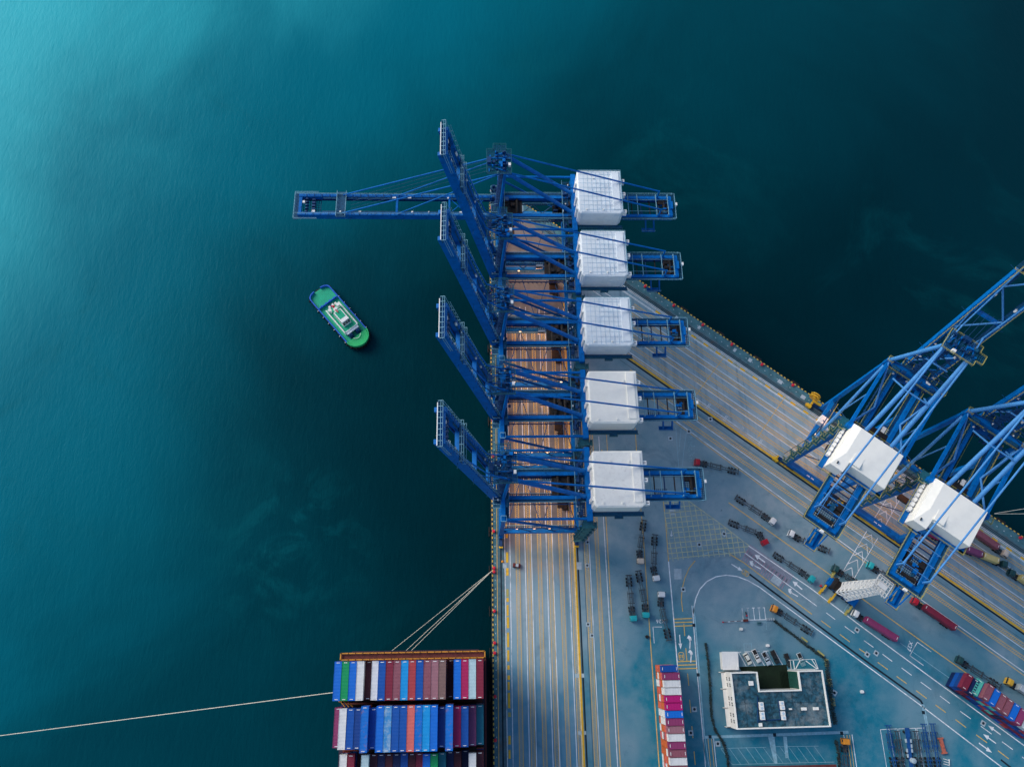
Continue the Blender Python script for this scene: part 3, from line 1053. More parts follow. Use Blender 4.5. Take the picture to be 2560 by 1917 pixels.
# ------------------------------------------------------------------ ship-to-shore cranes
def make_crane(loc, rz, label, sty, boom_ang, house_mat, group, seams=False, stays_down=False):
    L = sty == 'L'
    g = 31.3 if L else 31.1
    hw = 12.75 if L else 10.6
    zp = 43.0 if L else 60.0
    zb = 40.7 if L else 55.5
    ax, za, ay = (1.6, 69.5, 3.8) if L else (0.8, 87.0, 4.1)
    bgx = 4.45 if L else 5.0
    hx0, hx1, hy = (31.9, 50.3, 10.2) if L else (30.6, 45.2, 9.8)
    hz0, hz1 = (42.3, 51.6) if L else (56.3, 63.0)
    rear = 73.5 if L else 67.0
    blen = 82.0 if L else 78.0
    root = empty('ship_to_shore_crane', loc, rz, label, 'harbour crane', group)
    B, T = M['blue'], (M['blue'] if L else M['blue_sky_lit'])
    RL = M['rail_pale'] if L else M['rail_yellow']
    # bogies
    for x in (0, g):
        for sy in (-1, 1):
            m = MB()
            yc = sy * (hw - (0 if L else 0))
            m.cur = 0
            m.bx(x - .55, x + .55, yc - 4.2, yc + 4.2, 1.5, 2.3)
            for k in (-1, 1):
                m.bx(x - .75, x + .75, yc + k * 2.3 - 1.7, yc + k * 2.3 + 1.7, .55, 1.45)
            m.cur = 1
            for k in range(8):
                yy = yc - 3.7 + k * 1.057
                m.tube((x - .3, yy, .42), (x + .3, yy, .42), .40, 10)
            m.cur = 2
            m.bx(x - .8, x + .8, yc + sy * 4.25, yc + sy * 4.9, .5, 1.9)
            m.build('bogie', [M['navy'], M['dark'], M['bright_yellow']], root)
    # sill beams
    for x, wd in ((0, 1.5), (g, 2.2 if not L else 1.6)):
        m = MB()
        m.cur = 0
        m.bx(x - wd / 2, x + wd / 2, -hw - 1.2, hw + 1.2, 2.35, 4.6)
        m.cur = 1
        if x > 0:
            for k in range(7):
                if k != 3:
                    m.bx(x + .25, x + .8, -1.6 + k * .5, -1.3 + k * .5, 4.601, 4.63)
        m.build('sill_beam', [B, M['white']], root)
    # legs
    for x in (0, g):
        for sy in (-1, 1):
            m = MB()
            wx = 1.9
            if L:
                m.beam((x, sy * hw, 4.6), (x, sy * hw, zp - 1.0), 1.3, wx, 1.3, wx * .8, up=(1, 0, 0))
            else:
                m.beam((x, sy * hw, 4.6), (x, sy * hw, zp - 1.0), 1.5, 2.2, 1.5, 1.8, up=(1, 0, 0))
            m.build('leg', B, root)
    # portal cross beams (along the rail)
    for x, wd in ((0, 1.45 if L else 1.9), (g, 1.95)):
        m = MB()
        m.bx(x - wd / 2, x + wd / 2, -hw - .9, hw + .9, zp - 1.2, zp + 1.0)
        if not L:
            for sy in (-1, 1):
                m.bx(x - .8, x + .8, sy * hw - 1, sy * hw + 1, zp - 3.2, zp - 1.2)
        m.build('portal_beam', B, root)
    # side frames
    for sy in (-1, 1):
        y = sy * hw
        m = MB()
        if L:
            m.tube((.7, y, zp), (g - .9, y, zp), .50, 10)
        else:
            m.bx(.9, g - .9, y - .5, y + .5, zp - 1.0, zp + .4)
        m.build('side_beam', B, root)
        m = MB()
        m.bx(.9, g - .9, y - .8, y + .8, 13.0, 15.2)
        m.build('lower_side_beam', B, root)
        m = MB()
        if L:
            m.tube((.6, y, zp - 2.0), (g - 1, y, 15.8), .50, 10)
        else:
            m.tube((1, y, zp - 2.5), (g - 1, y, 15.8), .62, 10)
            m.tube((g * .5, y, (zp + 13) / 2), (g * .5, y, zp - 1), .3, 8)
        m.build('diagonal_brace', T, root)
    # horizontal bracing under the girders
    m = MB()
    for k in range(4):
        xa, xc = 2 + k * 7, 9 + k * 7
        s = 1 if k % 2 else -1
        m.beam((xa, s * (hw - 1), 15), (xc, -s * (hw - 1), 15), .3)
    m.build('plan_brace', M['navy'], root)
    # catwalks, festoon beams and landward service decks
    for sy in (-1, 1):
        m = MB()
        y = sy * bgx
        m.cur = 0
        m.grate(1.2, g - 1.5, *sorted((y - sy * 1.0, y - sy * 2.0)), zb - 2.9, .8, .3)
        m.cur = 1
        m.beam((1.2, y - sy * 2.0, zb - 1.8), (g - 1.5, y - sy * 2.0, zb - 1.8), .14)
        for k in range(11):
            m.beam((1.2 + k * 2.8, y - sy * 2.0, zb - 2.8), (1.2 + k * 2.8, y - sy * 2.0, zb - 1.8), .1)
        m.cur = 2
        m.beam((1, y + sy * 2.3, zb - 1.2), (g - 1, y + sy * 2.3, zb - 1.2), .3, .5)
        for k in range(16):
            xk = 2 + k * 1.8
            m.tube((xk, y + sy * 2.3, zb - 1.5), (xk + .9, y + sy * 2.3, zb - 2.6), .12, 5)
        m.build('catwalk', [M['grating'], RL, M['navy']], root)
        m = MB()
        yb2 = sy * hw
        m.cur = 0
        m.grate(1.5, g - 1.5, *sorted((yb2 - sy * .85, yb2 - sy * 2.0)), 15.0, .9, .25)
        m.cur = 1
        m.rail([(1.5, yb2 - sy * 2.0, 15.1), (g - 1.5, yb2 - sy * 2.0, 15.1)], t=.11)
        m.cur = 2
        for k in range(6):
            xa, xb = 1.2 + k * 4.8, 6.0 + k * 4.8
            za_, zc_ = (15.1, 22.0) if k % 2 == 0 else (22.0, 15.1)
            m.beam((xa, yb2, za_), (xb, yb2, zc_), .28)
        m.beam((1, yb2, 22.0), (g - 1, yb2, 22.0), .35)
        m.build('portal_truss', [M['grating'], RL, M['navy']], root)
    m = MB()
    m.cur = 0
    x0, x1 = g - 4.6, g - 1.1
    m.grate(x0, x1, -hw + .5, hw - .5, zb - .3, .8, .28)
    m.cur = 1
    m.rail([(x0, -hw + .5, zb - .2), (x0, hw - .5, zb - .2)], t=.12)
    for k in range(26):
        m.cur = random.choice([2, 2, 2, 3, 4])
        xk, yk = random.uniform(x0, x1 - .8), random.uniform(-hw + .6, hw - 1.6)
        if m.cur == 3:
            m.bx(xk, xk + .35, yk, yk + random.uniform(.3, .9), zb - .1, zb + .6)
        else:
            m.bx(xk, xk + random.uniform(.4, 1.3), yk, yk + random.uniform(.4, 2), zb - .1, zb + random.uniform(.3, 1.5))
    m.build('landward_service_deck', [M['grating'], RL, M['navy'], M['white'], M['dark']], root)
    m = MB()
    xq = 23.0 if L else 21.0
    m.cur = 0
    m.bx(xq, g - 2, -bgx + .8, bgx - .8, zb - 6.2, zb - 5.6)
    for k in range(14):
        m.cur = random.choice([0, 0, 1])
        xk, yk = random.uniform(xq, g - 4), random.uniform(-bgx + .8, bgx - 2.2)
        m.bx(xk, xk + random.uniform(.6, 2), yk, yk + random.uniform(.5, 1.6), zb - 5.6, zb - random.uniform(3.2, 5))
    m.build('underslung_machinery', [M['dark'], M['navy']], root)
    # A frame
    m = MB()
    m.bx(ax - .6, ax + .6, -ay - 1.2, ay + 1.2, za - .6, za + .6)
    m.build('apex_beam', B, root)
    for sy in (-1, 1):
        m = MB()
        fy = (5.6 if L else hw)
        m.tube((0, sy * fy, zp + .9), (ax, sy * ay, za), .62 if L else .75, 10)
        m.build('front_mast', T, root)
        m = MB()
        m.tube((ax + .4, sy * ay, za - .2), (g - 1.6, sy * (ay + .9), zp + .8), .82 if L else .78, 12)
        m.build('rear_mast', T, root)
        m = MB()
        if L:
            m.tube((ax + .3, sy * (ay + .4), za + .5), (67.5, sy * bgx, zb + 4.6), .34, 8)
            m.beam((67.5, sy * bgx, zb), (67.5, sy * bgx, zb + 4.9), .5)
        else:
            m.tube((ax + .3, sy * (ay + .4), za + .5), (63, sy * bgx, zb + 4.0), .34, 8)
            m.beam((63, sy * bgx, zb), (63, sy * bgx, zb + 4.4), .6)
        m.build('back_stay', T, root)
    if not L:
        m = MB()
        m.tube((ax + .4, -ay, za - 12), (ax + .4, ay, za - 12), .3, 8)
        m.tube((16, -ay - .4, (za + zp) / 2 + 1), (16, ay + .4, (za + zp) / 2 + 1), .3, 8)
        for sy in (-1, 1):
            m.tube((16, sy * ay, (za + zp) / 2 + 1), (6, sy * hw * .6, zp + 1), .34, 8)
            m.tube((.5, sy * hw, zp + .5), (g * .55, sy * (bgx + .4), zb + .2), .38, 8)
            m.tube((g - 1, sy * hw, zp - 1), (g * .55, sy * (bgx + .4), zb), .38, 8)
        m.build('mast_tie', T, root)
    # ladder tower and cross bracing of the front masts
    m = MB()
    fy = 5.6 if L else hw
    nn = 5
    for k in range(nn):
        t0, t1 = k / nn, (k + 1) / nn
        y0_, y1_ = fy + (ay - fy) * t0, fy + (ay - fy) * t1
        z0_, z1_ = zp + 1 + (za - zp - 1) * t0, zp + 1 + (za - zp - 1) * t1
        m.beam((ax * t0, -y0_, z0_), (ax * t1, y1_, z1_), .26)
        m.beam((ax * t0, y0_, z0_), (ax * t1, -y1_, z1_), .26)
    for dx, dy in ((-1.6, -.5), (-1.6, .5), (-.7, -.5), (-.7, .5)):
        m.beam((dx, dy - 2, zp + 1), (dx + ax, dy - 2, za), .16)
    for k in range(10):
        z0_ = zp + 2 + (za - zp - 2) * k / 10
        m.bx(-2.2 + ax * k / 10, .2 + ax * k / 10, -3.2, -.8, z0_, z0_ + .1)
    m.build('mast_ladder', M['navy'], root)
    # apex platform
    m = MB()
    zt = za + .9
    x0, x1 = (-5.5, 4.0) if L else (-4.5, 3.6)
    yy = ay + 1.6
    m.cur = 0
    m.grate(x0, x1, -yy, yy, zt, .7, .2)
    m.grate(x0 + 2.5, x1 - 2, yy, yy + 2.4, zt, .7, .2)
    m.cur = 1
    m.rail([(x0, -yy, zt), (x1, -yy, zt), (x1, yy, zt), (x1 - 2, yy, zt), (x1 - 2, yy + 2.4, zt), (x0 + 2.5, yy + 2.4, zt), (x0 + 2.5, yy, zt), (x0, yy, zt), (x0, -yy, zt)], t=.12)
    m.cur = 2
    for k in range(5):
        yk = -ay + k * ay / 2
        m.tube((ax - .35, yk - .12, zt + .9), (ax - .35, yk + .12, zt + .9), .75, 12)
        m.tube((ax - 3.2, yk - .1, zt + .7), (ax - 3.2, yk + .1, zt + .7), .55, 12)
    for k in range(16):
        m.cur = random.choice([2, 2, 4, 4, 0])
        xk, yk = random.uniform(x0 + .4, x1 - 1.2), random.uniform(-yy + .4, yy - 1)
        m.bx(xk, xk + random.uniform(.3, 1.3), yk, yk + random.uniform(.3, 1.4), zt + .1, zt + random.uniform(.5, 1.7))
    m.cur = 4
    for k in (-1, 1):
        m.beam((x0 + .4, k * 1.5, zt + .4), (x1 - .3, k * 1.5, zt + .4), .35)
        m.beam((ax, k * (ay + .4), zt + .4), (ax - 4, k * (ay - 1), zt + .3), .4)
    m.cur = 2
    m.bx(x0 + .2, x0 + 1.6, -1.4, 1.2, zt, zt + 1.9)
    m.cur = 3
    m.bx(x1 - 1.2, x1 - .3, -2.4, -1.2, zt + .1, zt + 1.5)
    m.build('apex_platform', [M['grating'], M['stair'] if L else RL, M['navy'], M['white'], B], root)
    # trolley girders
    for sy in (-1, 1):
        m = MB()
        y = sy * bgx
        m.cur = 0
        m.bx(-2.0, rear, y - .65, y + .65, zb - 2.6, zb)
        m.cur = 1
        m.bx(-2.0, rear, y - sy * .95 - .2, y - sy * .95 + .2, zb - 2.2, zb - 2.0)
        m.build('trolley_girder', [B, M['navy']], root)
        m = MB()
        m.cur = 0
        ya, yb = y + sy * .65, y + sy * 1.75
        m.bx(.8, rear + .5, min(ya, yb), max(ya, yb), zb - .5, zb - .38)
        m.cur = 1
        for xa, xb in ((1, hx0 - 1.5), (hx1 + .5, rear + .5)):
            m.rail([(xa, yb, zb - .4), (xb, yb, zb - .4)], t=.10, step=1.6)
        m.build('girder_walkway', [M['grating'], RL], root)
    for xa, xb, z0, z1 in ((rear - 1.2, rear, -2.2, .3), (g - 1.0, g + 1.0, -2.4, -.2), (-.9, .5, -2.4, -.4)):
        m = MB()
        m.bx(xa, xb, -bgx - .2, bgx + .2, zb + z0, zb + z1)
        m.build('girder_tie', B, root)
    m = MB()
    m.cur = 1
    for x in ([54.5, 58.5, 66.5, 71.5] if L else [52, 57, 61.5]):
        m.tube((x, -bgx - .4, zb + 1.6), (x, bgx + .4, zb + 1.6), .16, 6)
        for sy in (-1, 1):
            m.tube((x, sy * bgx, zb), (x, sy * bgx, zb + 1.6), .14, 6)
    m.tube((hx1 + 1, bgx - 1.5, zb + .5), (rear - 2, bgx - 1.5, zb + .5), .10, 6)
    m.tube((hx1 + 1, -bgx + 1.9, zb + .5), (rear - 2, -bgx + 1.9, zb + .5), .10, 6)
    m.build('girder_handrail_arch', [B, M['rail_pale'] if L else M['blue_sky_lit']], root)
    # rear service platform
    m = MB()
    m.cur = 0
    px0 = rear - (6.5 if L else 12.0)
    m.grate(px0, rear - 1.2, -bgx + .7, bgx - .7, zb - 2.2, .75, .2)
    m.grate((57.5 if L else 52), (61.5 if L else 55.6), -bgx + .7, -1.2, zb - 2.2, .75, .2)
    m.build('rear_platform', [M['grating'], RL], root)
    m = MB()
    m.grate(rear, rear + 1.4, -bgx - 1.6, bgx + 1.6, zb - .5, .7, .25)
    m.cur = 1
    m.rail([(rear, -bgx - 1.6, zb - .4), (rear + 1.4, -bgx - 1.6, zb - .4), (rear + 1.4, bgx + 1.6, zb - .4), (rear, bgx + 1.6, zb - .4)], t=.12)
    m.build('rear_walkway', [M['grating'], RL], root)
    m = MB()
    m.cur = 2
    for k in range(12):
        xk, yk = random.uniform(px0, rear - 2.5), random.uniform(-bgx + .8, bgx - 2)
        m.cur = random.choice([0, 2, 3, 3])
        m.bx(xk, xk + random.uniform(.4, 2), yk, yk + random.uniform(.3, 1.6), zb - 2.0, zb - random.uniform(.2, 1.4))
    m.cur = 2
    for k in (-1, 1):
        m.bx(px0 + 1, px0 + 3.6, k * 2.6 - 1, k * 2.6 + 1, zb - 2.0, zb - .6)
    m.tube((rear - 3, -3, zb - 1), (rear - 3, 3, zb - 1), .7, 12)
    m.bx(px0 + 3.8, px0 + 5.2, -3.6, 3.4, zb - 2.0, zb - 1.0)
    m.cur = 3
    m.bx(rear - .9, rear + .2, -1.6, 1.9, zb + .3, zb + 1.3)
    m.cur = 4
    m.bx(rear + 1.5, rear + 2.3, .4, 1.6, zb - .4, zb + .7)
    m.build('rear_machinery', [M['grating'], RL, M['dark'], B, M['white']], root)
    for k in range(5 if L else 8):
        m = MB()
        xk = (hx1 + 2.5 + k * (rear - hx1 - 4) / (5 if L else 8))
        m.cur = k % 2
        m.beam((xk, -bgx, zb - 1.6), (xk, bgx, zb - 1.6), .35, .5)
        m.build('floor_beam', [M['navy'], M['dark']], root)
    # hanging maintenance bay under the tail
    m = MB()
    m.cur = 0
    if L:
        for xx in (62.0, 65.5):
            m.beam((xx, -bgx - .8, zb - 1), (xx + 1.2, -bgx - 3.4, zb - 7), .5)
        m.bx(61.5, 67.2, -bgx - 3.6, -bgx - 1.8, zb - 7.2, zb - 7.0)
        m.cur = 1
        m.rail([(61.5, -bgx - 3.6, zb - 7), (67.2, -bgx - 3.6, zb - 7)], t=.1)
    else:
        m.bx(rear + .2, rear + 7.6, -.4, 3.8, zb - 6.2, zb - 6.0)
        for yy2 in (-.3, 3.7):
            m.beam((rear + 1, yy2, zb - 1), (rear + 6.8, yy2, zb - 6.1), .4)
        m.bx(rear + .5, rear + 6.5, 1.2, 2.1, zb - 6, zb - 5.0)
        m.cur = 1
        m.rail([(rear + .2, -.4, zb - 6), (rear + 7.6, -.4, zb - 6), (rear + 7.6, 3.8, zb - 6), (rear + .2, 3.8, zb - 6)], t=.13)
        m.rail([(rear + 1.5, .9, zb - 6), (rear + 6, .9, zb - 6)], t=.13)
    m.build('maintenance_platform', [B, RL], root)
    # machinery house
    if L:
        m = MB()
        ch = .9
        pts = [(hx0 + ch, -hy), (hx1 - 1.4, -hy), (hx1, -hy + 1.2), (hx1, hy), (hx0 + .6, hy), (hx0, hy - .8), (hx0, -hy + ch)]
        n = len(pts)
        ins = [(hx0 + ch + .5, -hy + .55), (hx1 - 1.5, -hy + .55), (hx1 - .5, -hy + 1.6), (hx1 - .5, hy - .55), (hx0 + 1, hy - .55), (hx0 + .5, hy - 1.2), (hx0 + .5, -hy + ch + .6)]
        vs = [(x, y, hz0) for x, y in pts] + [(x, y, hz1 - .45) for x, y in pts] + [(x, y, hz1 - (.25 if x > hx1 - 4 else 0)) for x, y in ins]
        fs = [tuple(range(n - 1, -1, -1)), tuple(range(2 * n, 3 * n))]
        for k in range(n):
            k2 = (k + 1) % n
            fs += [(k, k2, n + k2, n + k), (n + k, n + k2, 2 * n + k2, 2 * n + k)]
        m.add(vs, fs)
        house = m.build('machinery_house', house_mat, root)
        # roof hatch step & seams
        m = MB()
        m.cur = 0
        m.bx(hx0 + 14.4, hx0 + 17.3, -hy + 1.7, hy - .8, hz1 - .2, hz1 + .12)
        m.build('roof_hatch', house_mat, house)
        if seams:
            m = MB()
            for k in range(1, 9):
                x = hx0 + .8 + k * 1.72
                if x < hx0 + 14.2:
                    m.bx(x - .06, x + .06, -hy + .7, hy - .7, hz1 - .02, hz1 + .035)
            for k in range(9):
                y = -hy + 1.6 + k * 2.1
                m.bx(hx0 + .8, hx0 + 14.2, y - .06, y + .06, hz1 - .02, hz1 + .03)
            m.build('roof_seam', M['seam'], house)
            m = MB()
            m.rail([(hx0 + .6, hy - .3, hz1 - .4), (hx1 - .3, hy - .3, hz1 - .4), (hx1 - .3, -hy + 1.6, hz1 - .4)], t=.10, step=1.8)
            m.build('roof_handrail', M['rail_pale'], house)
        for k in range(4):
            m = MB()
            m.bx(hx0 + 3 + k * 3.4, hx0 + 3.5 + k * 3.4, -hy + 1.2 + (k % 2) * 15, -hy + 1.8 + (k % 2) * 15, hz1, hz1 + .35)
            m.build('roof_vent', M['house_worn'], house)
        for yk in (-hy + 1.6, -.3, 6.0):
            m = MB()
            m.cur = 0
            m.bx(hx1 + .02, hx1 + 1.5, yk - .75, yk + .75, hz1 - 3.4, hz1 - 1.2)
            m.cur = 1
            m.bx(hx1 + .3, hx1 + 1.2, yk - .1, yk + .12, hz1 - 1.2, hz1 - 1.17)
            m.build('ventilation_box', [M['white'], M['glass']], house)
        for yk in (5.2, -1.5, -6.8):
            m = MB()
            m.bx(hx0 - .7, hx0 + .02, yk - .8, yk + .6, hz0 + 1.5, hz1 - 1.2)
            m.build('wall_box', M['white'], house)
        m = MB()
        m.cur = 0
        m.bx(hx0 - 1, hx1 + 1.0, -hy - 1.7, -hy - .02, hz0 - .3, hz0 - .15)
        m.bx(hx0 - 1.4, hx0 - .02, -hy - 1.7, hy + 1, hz0 - .3, hz0 - .15)
        m.bx(hx0 + 8.5, hx0 + 11.5, -hy - 2.6, -hy - 1.7, hz0 - .3, hz0 - .15)
        m.cur = 1
        m.rail([(hx0 - 1, -hy - 1.7, hz0 - .2), (hx0 + 8.5, -hy - 1.7, hz0 - .2), (hx0 + 8.5, -hy - 2.6, hz0 - .2), (hx0 + 11.5, -hy - 2.6, hz0 - .2), (hx0 + 11.5, -hy - 1.7, hz0 - .2), (hx1 + 1, -hy - 1.7, hz0 - .2)], t=.12, step=1.5)
        m.build('house_walkway', [M['grating'], M['stair']], root)
    else:
        m = MB()
        xs = hx1 + 3.6
        pts = [(hx0, -hy), (hx0, hy), (hx1, hy), (hx1, -hy + 5.0), (xs, -hy + 5.0), (xs, -hy)]
        ins = [(hx0 + .5, -hy + 2.6), (hx0 + .5, hy - .5), (hx1 - 3.0, hy - .5), (hx1 - 3.0, -hy + 5.4), (hx1 - 2.9, -hy + 5.2), (hx1 - 2.9, -hy + 2.6)]
        n = len(pts)
        vs = [(x, y, hz0) for x, y in pts] + [(x, y, hz1 - 1.1) for x, y in pts] + [(x, y, hz1) for x, y in ins]
        fs = [tuple(range(n - 1, -1, -1))[::-1]]
        for k in range(n):
            k2 = (k + 1) % n
            fs += [(k2, k, n + k, n + k2), (n + k2, n + k, 2 * n + k, 2 * n + k2)]
        fs.append(tuple(range(3 * n - 1, 2 * n - 1, -1)))
        m.add(vs, fs)
        house = m.build('machinery_house', house_mat, root)
        m = MB()
        m.bx(hx0 + 10, hx1 - .4, -hy + 5.2, -1.0, hz1 - 1.2, hz1 + .1)
        m.build('roof_hatch', house_mat, house)
        for k in range(7):
            m = MB()
            yk = hx0 + .6 + k * 2.0
            m.bx(yk, yk + 1.5, -hy - 1.7, -hy - .7, hz0 + .2, hz0 + 2.0)
            m.build('ventilation_box', M['white'], house)
        m = MB()
        m.bx(xs - 2.2, xs - 1.2, -hy + 1.6, -hy + 2.0, hz1 - .62, hz1 - .3)
        m.build('roof_vent', M['glass'], house)
        m = MB()
        m.cur = 0
        z = hz0 - .3
        m.bx(hx0 - 1.8, hx0 - .02, -hy - 2.2, hy + 1.6, z, z + .15)
        m.bx(hx0 - .02, xs + 1.3, -hy - 2.2, -hy - .02, z, z + .15)
        m.bx(hx1 + .02, hx1 + 1.4, -hy + 5.1, hy + 1.6, z, z + .15)
        m.bx(hx0 - .02, hx1 + 1.4, hy + .02, hy + 1.6, z, z + .15)
        m.cur = 1
        z += .1
        m.rail([(hx0 - 1.8, hy + 1.6, z), (hx0 - 1.8, -hy - 2.2, z), (xs + 1.3, -hy - 2.2, z), (xs + 1.3, -hy + 5.1, z)], t=.14)
        m.rail([(hx1 + 1.4, -hy + 5.1, z), (hx1 + 1.4, hy + 1.6, z), (hx0 - 1.8, hy + 1.6, z)], t=.14)
        m.rail([(hx0 - 1.8, hy + 1.6, z), (hx0 - 1.8, hy + 5, z), (hx0 + .2, hy + 5, z), (hx0 + .2, hy + 1.6, z)], t=.14)
        m.build('house_walkway', [B, M['rail_yellow']], root)
    # stair tower on the landward leg
    m = MB()
    sx0, sx1 = g - 2.4, g + 2.6
    sy0, sy1 = -hw - 3.2, -hw - 1.0
    zz, top = 3.0, zp - 1.5
    nfl = 11 if L else 15
    dz = (top - zz) / nfl
    for k in range(nfl):
        xa, xb = (sx0 + 1, sx1 - 1) if k % 2 == 0 else (sx1 - 1, sx0 + 1)
        yc = sy0 + .55 if k % 2 == 0 else sy1 - .55
        z0 = zz + k * dz
        m.cur = 0
        m.beam((xa, yc, z0), (xb, yc, z0 + dz), .95, .14)
        xl_ = (sx1 - 1, sx1) if k % 2 == 0 else (sx0, sx0 + 1)
        m.bx(xl_[0], xl_[1], sy0, sy1, z0 + dz - .1, z0 + dz)
        m.cur = 1
        for oy in (-.48, .48):
            m.beam((xa, yc + oy, z0 + 1), (xb, yc + oy, z0 + dz + 1), .12)
        xo = sx1 if k % 2 == 0 else sx0
        m.rail([(xl_[0], sy0, z0 + dz), (xo, sy0, z0 + dz), (xo, sy1, z0 + dz)], t=.12, h=1.1, step=1.2)
    m.cur = 0
    for x in (sx0, sx1):
        for y in (sy0, sy1):
            m.beam((x, y, 2.5), (x, y, top + .5), .16)
    m.bx(sx0, g + 1.5, sy0, -hw + 1, top, top + .12)
    m.build('stair_tower', [M['stair'], M['stair'] if L else M['rail_yellow']], root)
    # waterside ladder platforms + clutter near the hinge
    m = MB()
    m.cur = 0
    for sy in (-1, 1):
        for k, zk in enumerate((zp - 9, zp - 4.5, zp + 1.2)):
            m.bx(-3.6, -.9, sy * bgx - 2.6 + k * .5, sy * bgx + 2.2, zk, zk + .12)
        m.bx(.9, 2.2, sy * bgx + (1.0 if sy > 0 else -4.0), sy * bgx + (4.0 if sy > 0 else -1.0), zp + 1.0, zp + 1.12)
    m.bx(.75, 2.1, -hw, hw, zp - .9, zp - .78)
    m.cur = 1
    for sy in (-1, 1):
        for k, zk in enumerate((zp - 9, zp - 4.5, zp + 1.2)):
            m.rail([(-.9, sy * bgx - 2.6 + k * .5, zk), (-3.6, sy * bgx - 2.6 + k * .5, zk), (-3.6, sy * bgx + 2.2, zk), (-.9, sy * bgx + 2.2, zk)], t=.12)
        m.rail([(-.9, sy * hw - 1, zp + 1), (-.9, sy * hw + 1, zp + 1), (1.1, sy * hw + 1, zp + 1), (1.1, sy * hw - 1, zp + 1), (-.9, sy * hw - 1, zp + 1)], t=.13, h=1.3)
    m.rail([(2.1, -hw, zp - .8), (2.1, hw, zp - .8)], t=.1)
    m.cur = 2
    for k in range(26):
        x, y = random.uniform(-4, 2.5), random.uniform(-bgx - 2, bgx + 2)
        s1, s2, s3 = random.uniform(.3, 1.5), random.uniform(.3, 1.6), random.uniform(.5, 1.8)
        zk = random.choice([zp - 8.8, zp - 4.3, zp + 1.4])
        m.bx(x, x + s1, y, y + s2, zk, zk + s3)
    m.cur = 3
    for k in range(9):
        x, y = random.uniform(-4.3, 2.2), random.uniform(-bgx - 2, bgx + 2)
        zk = random.choice([zp - 4.3, zp + 1.4, zp + 2.2])
        m.bx(x, x + random.uniform(.25, .6), y, y + random.uniform(.3, 1.1), zk, zk + .6)
    m.build('hinge_platform', [M['grating'], RL, M['navy'], M['white']], root)
    # trolley with cab and spreader
    tx = 5.5 if stays_down else (22.5 if L else 27)
    m = MB()
    m.cur = 0
    m.bx(tx - 4.2, tx + 4.2, -bgx + .4, bgx - .4, zb - 2.7, zb - 1.6)
    for k in range(7):
        x, y = tx - 3.6 + random.random() * 6, -3.6 + random.random() * 6
        m.bx(x, x + 1.4, y, y + 1.4, zb - 1.6, zb - .6 + random.random() * .5)
    for k in (-1, 1):
        m.tube((tx + k * 2, -3.6, zb - 1), (tx + k * 2, 3.6, zb - 1), .6, 10)
    m.cur = 1
    m.bx(tx - 1.25, tx + 1.25, -6.1, 6.1, 27.0, 28.0)
    m.bx(tx - 1.5, tx + 1.5, -2, 2, 28.0, 29.2)
    m.cur = 2
    for kx in (-1.3, 1.3):
        for ky in (-1.8, 1.8):
            m.tube((tx + kx * 1.5, ky, zb - 2.6), (tx + kx, ky, 29), .06, 5)
    tr = m.build('trolley', [M['dark'], M['dark'], M['groove']], root)
    m = MB()
    m.cur = 0
    m.bx(tx - 7.4, tx - 4.6, 1.6, 4.0, zb - 5.6, zb - 2.9)
    m.cur = 1
    m.bx(tx - 7.45, tx - 5.0, 1.55, 4.05, zb - 5.0, zb - 3.6)
    m.build('operator_cab', [M['white'], M['glass']], tr)
    # floodlights
    for k, (fx, fy) in enumerate(((6, -hw + 1.2), (13, -hw + 1.2), (19, -hw + 1.2), (26, -hw + 1.2), (9, hw - 1.2), (22, hw - 1.2))):
        m = MB()
        m.cur = 0
        m.bx(fx - .3, fx + .3, fy - .3, fy + .3, 15.3, 15.9)
        m.cur = 1
        m.add([(fx - .45, fy - .6, 15.5), (fx + .45, fy - .6, 15.5), (fx + .45, fy - .4, 16.1), (fx - .45, fy - .4, 16.1)], [(0, 1, 2, 3)])
        m.build('floodlight', [M['navy'], M['lamp']], root)
    ld = bpy.data.lights.new('floodlight_lamp', 'SPOT')
    ld.energy = FLOOD
    ld.color = (1.0, 0.38, 0.14)
    ld.spot_size = R_(125)
    ld.spot_blend = 1.0
    ld.shadow_soft_size = 4.0
    lo = bpy.data.objects.new('floodlight_lamp', ld)
    COL.objects.link(lo)
    lo.parent = root
    lo.location = (14 if L else 16, 0, zb - 4.5)
    # boom (own frame: +d along the boom, y across, n up out of the boom deck)
    a = R_(boom_ang)
    hx, hz = -2.1, zb - 1.2
    ux = Vector((-math.cos(a), 0, math.sin(a)))
    un = Vector((math.sin(a), 0, math.cos(a)))

    def bp(d, y, n_):
        v = Vector((hx, 0, hz)) + ux * d + un * n_
        return (v.x, y, v.z)

    def bbox(m, d0, d1, y0, y1, n0, n1):
        vs = [bp(d, y, n_) for n_ in (n0, n1) for d, y in ((d0, y0), (d1, y0), (d1, y1), (d0, y1))]
        return m.add(vs, [(0, 1, 2, 3), (7, 6, 5, 4), (0, 4, 5, 1), (1, 5, 6, 2), (2, 6, 7, 3), (3, 7, 4, 0)])

    m = MB()
    for sy in (-1, 1):
        y = sy * bgx
        bbox(m, 0, blen, y - .65, y + .65, -1.8, 1.35)
    boom = m.build('boom', B, root)
    for d, wd in ((19, .8), (41, .9), (64, 1.2), (blen - .8, 1.2)):
        m = MB()
        bbox(m, d - wd / 2, d + wd / 2, -bgx + .65, bgx - .65, -.3, 1.1)
        m.build('boom_cross_beam', B, boom)
    m = MB()
    for d0, d1 in ((4, 11.5), (11.5, 19)):
        for s in (-1, 1):
            m.beam(bp(d0, s * (bgx - .7), .6), bp(d1, -s * (bgx - .7), .6), .3)
    m.build('boom_cross_brace', B, boom)
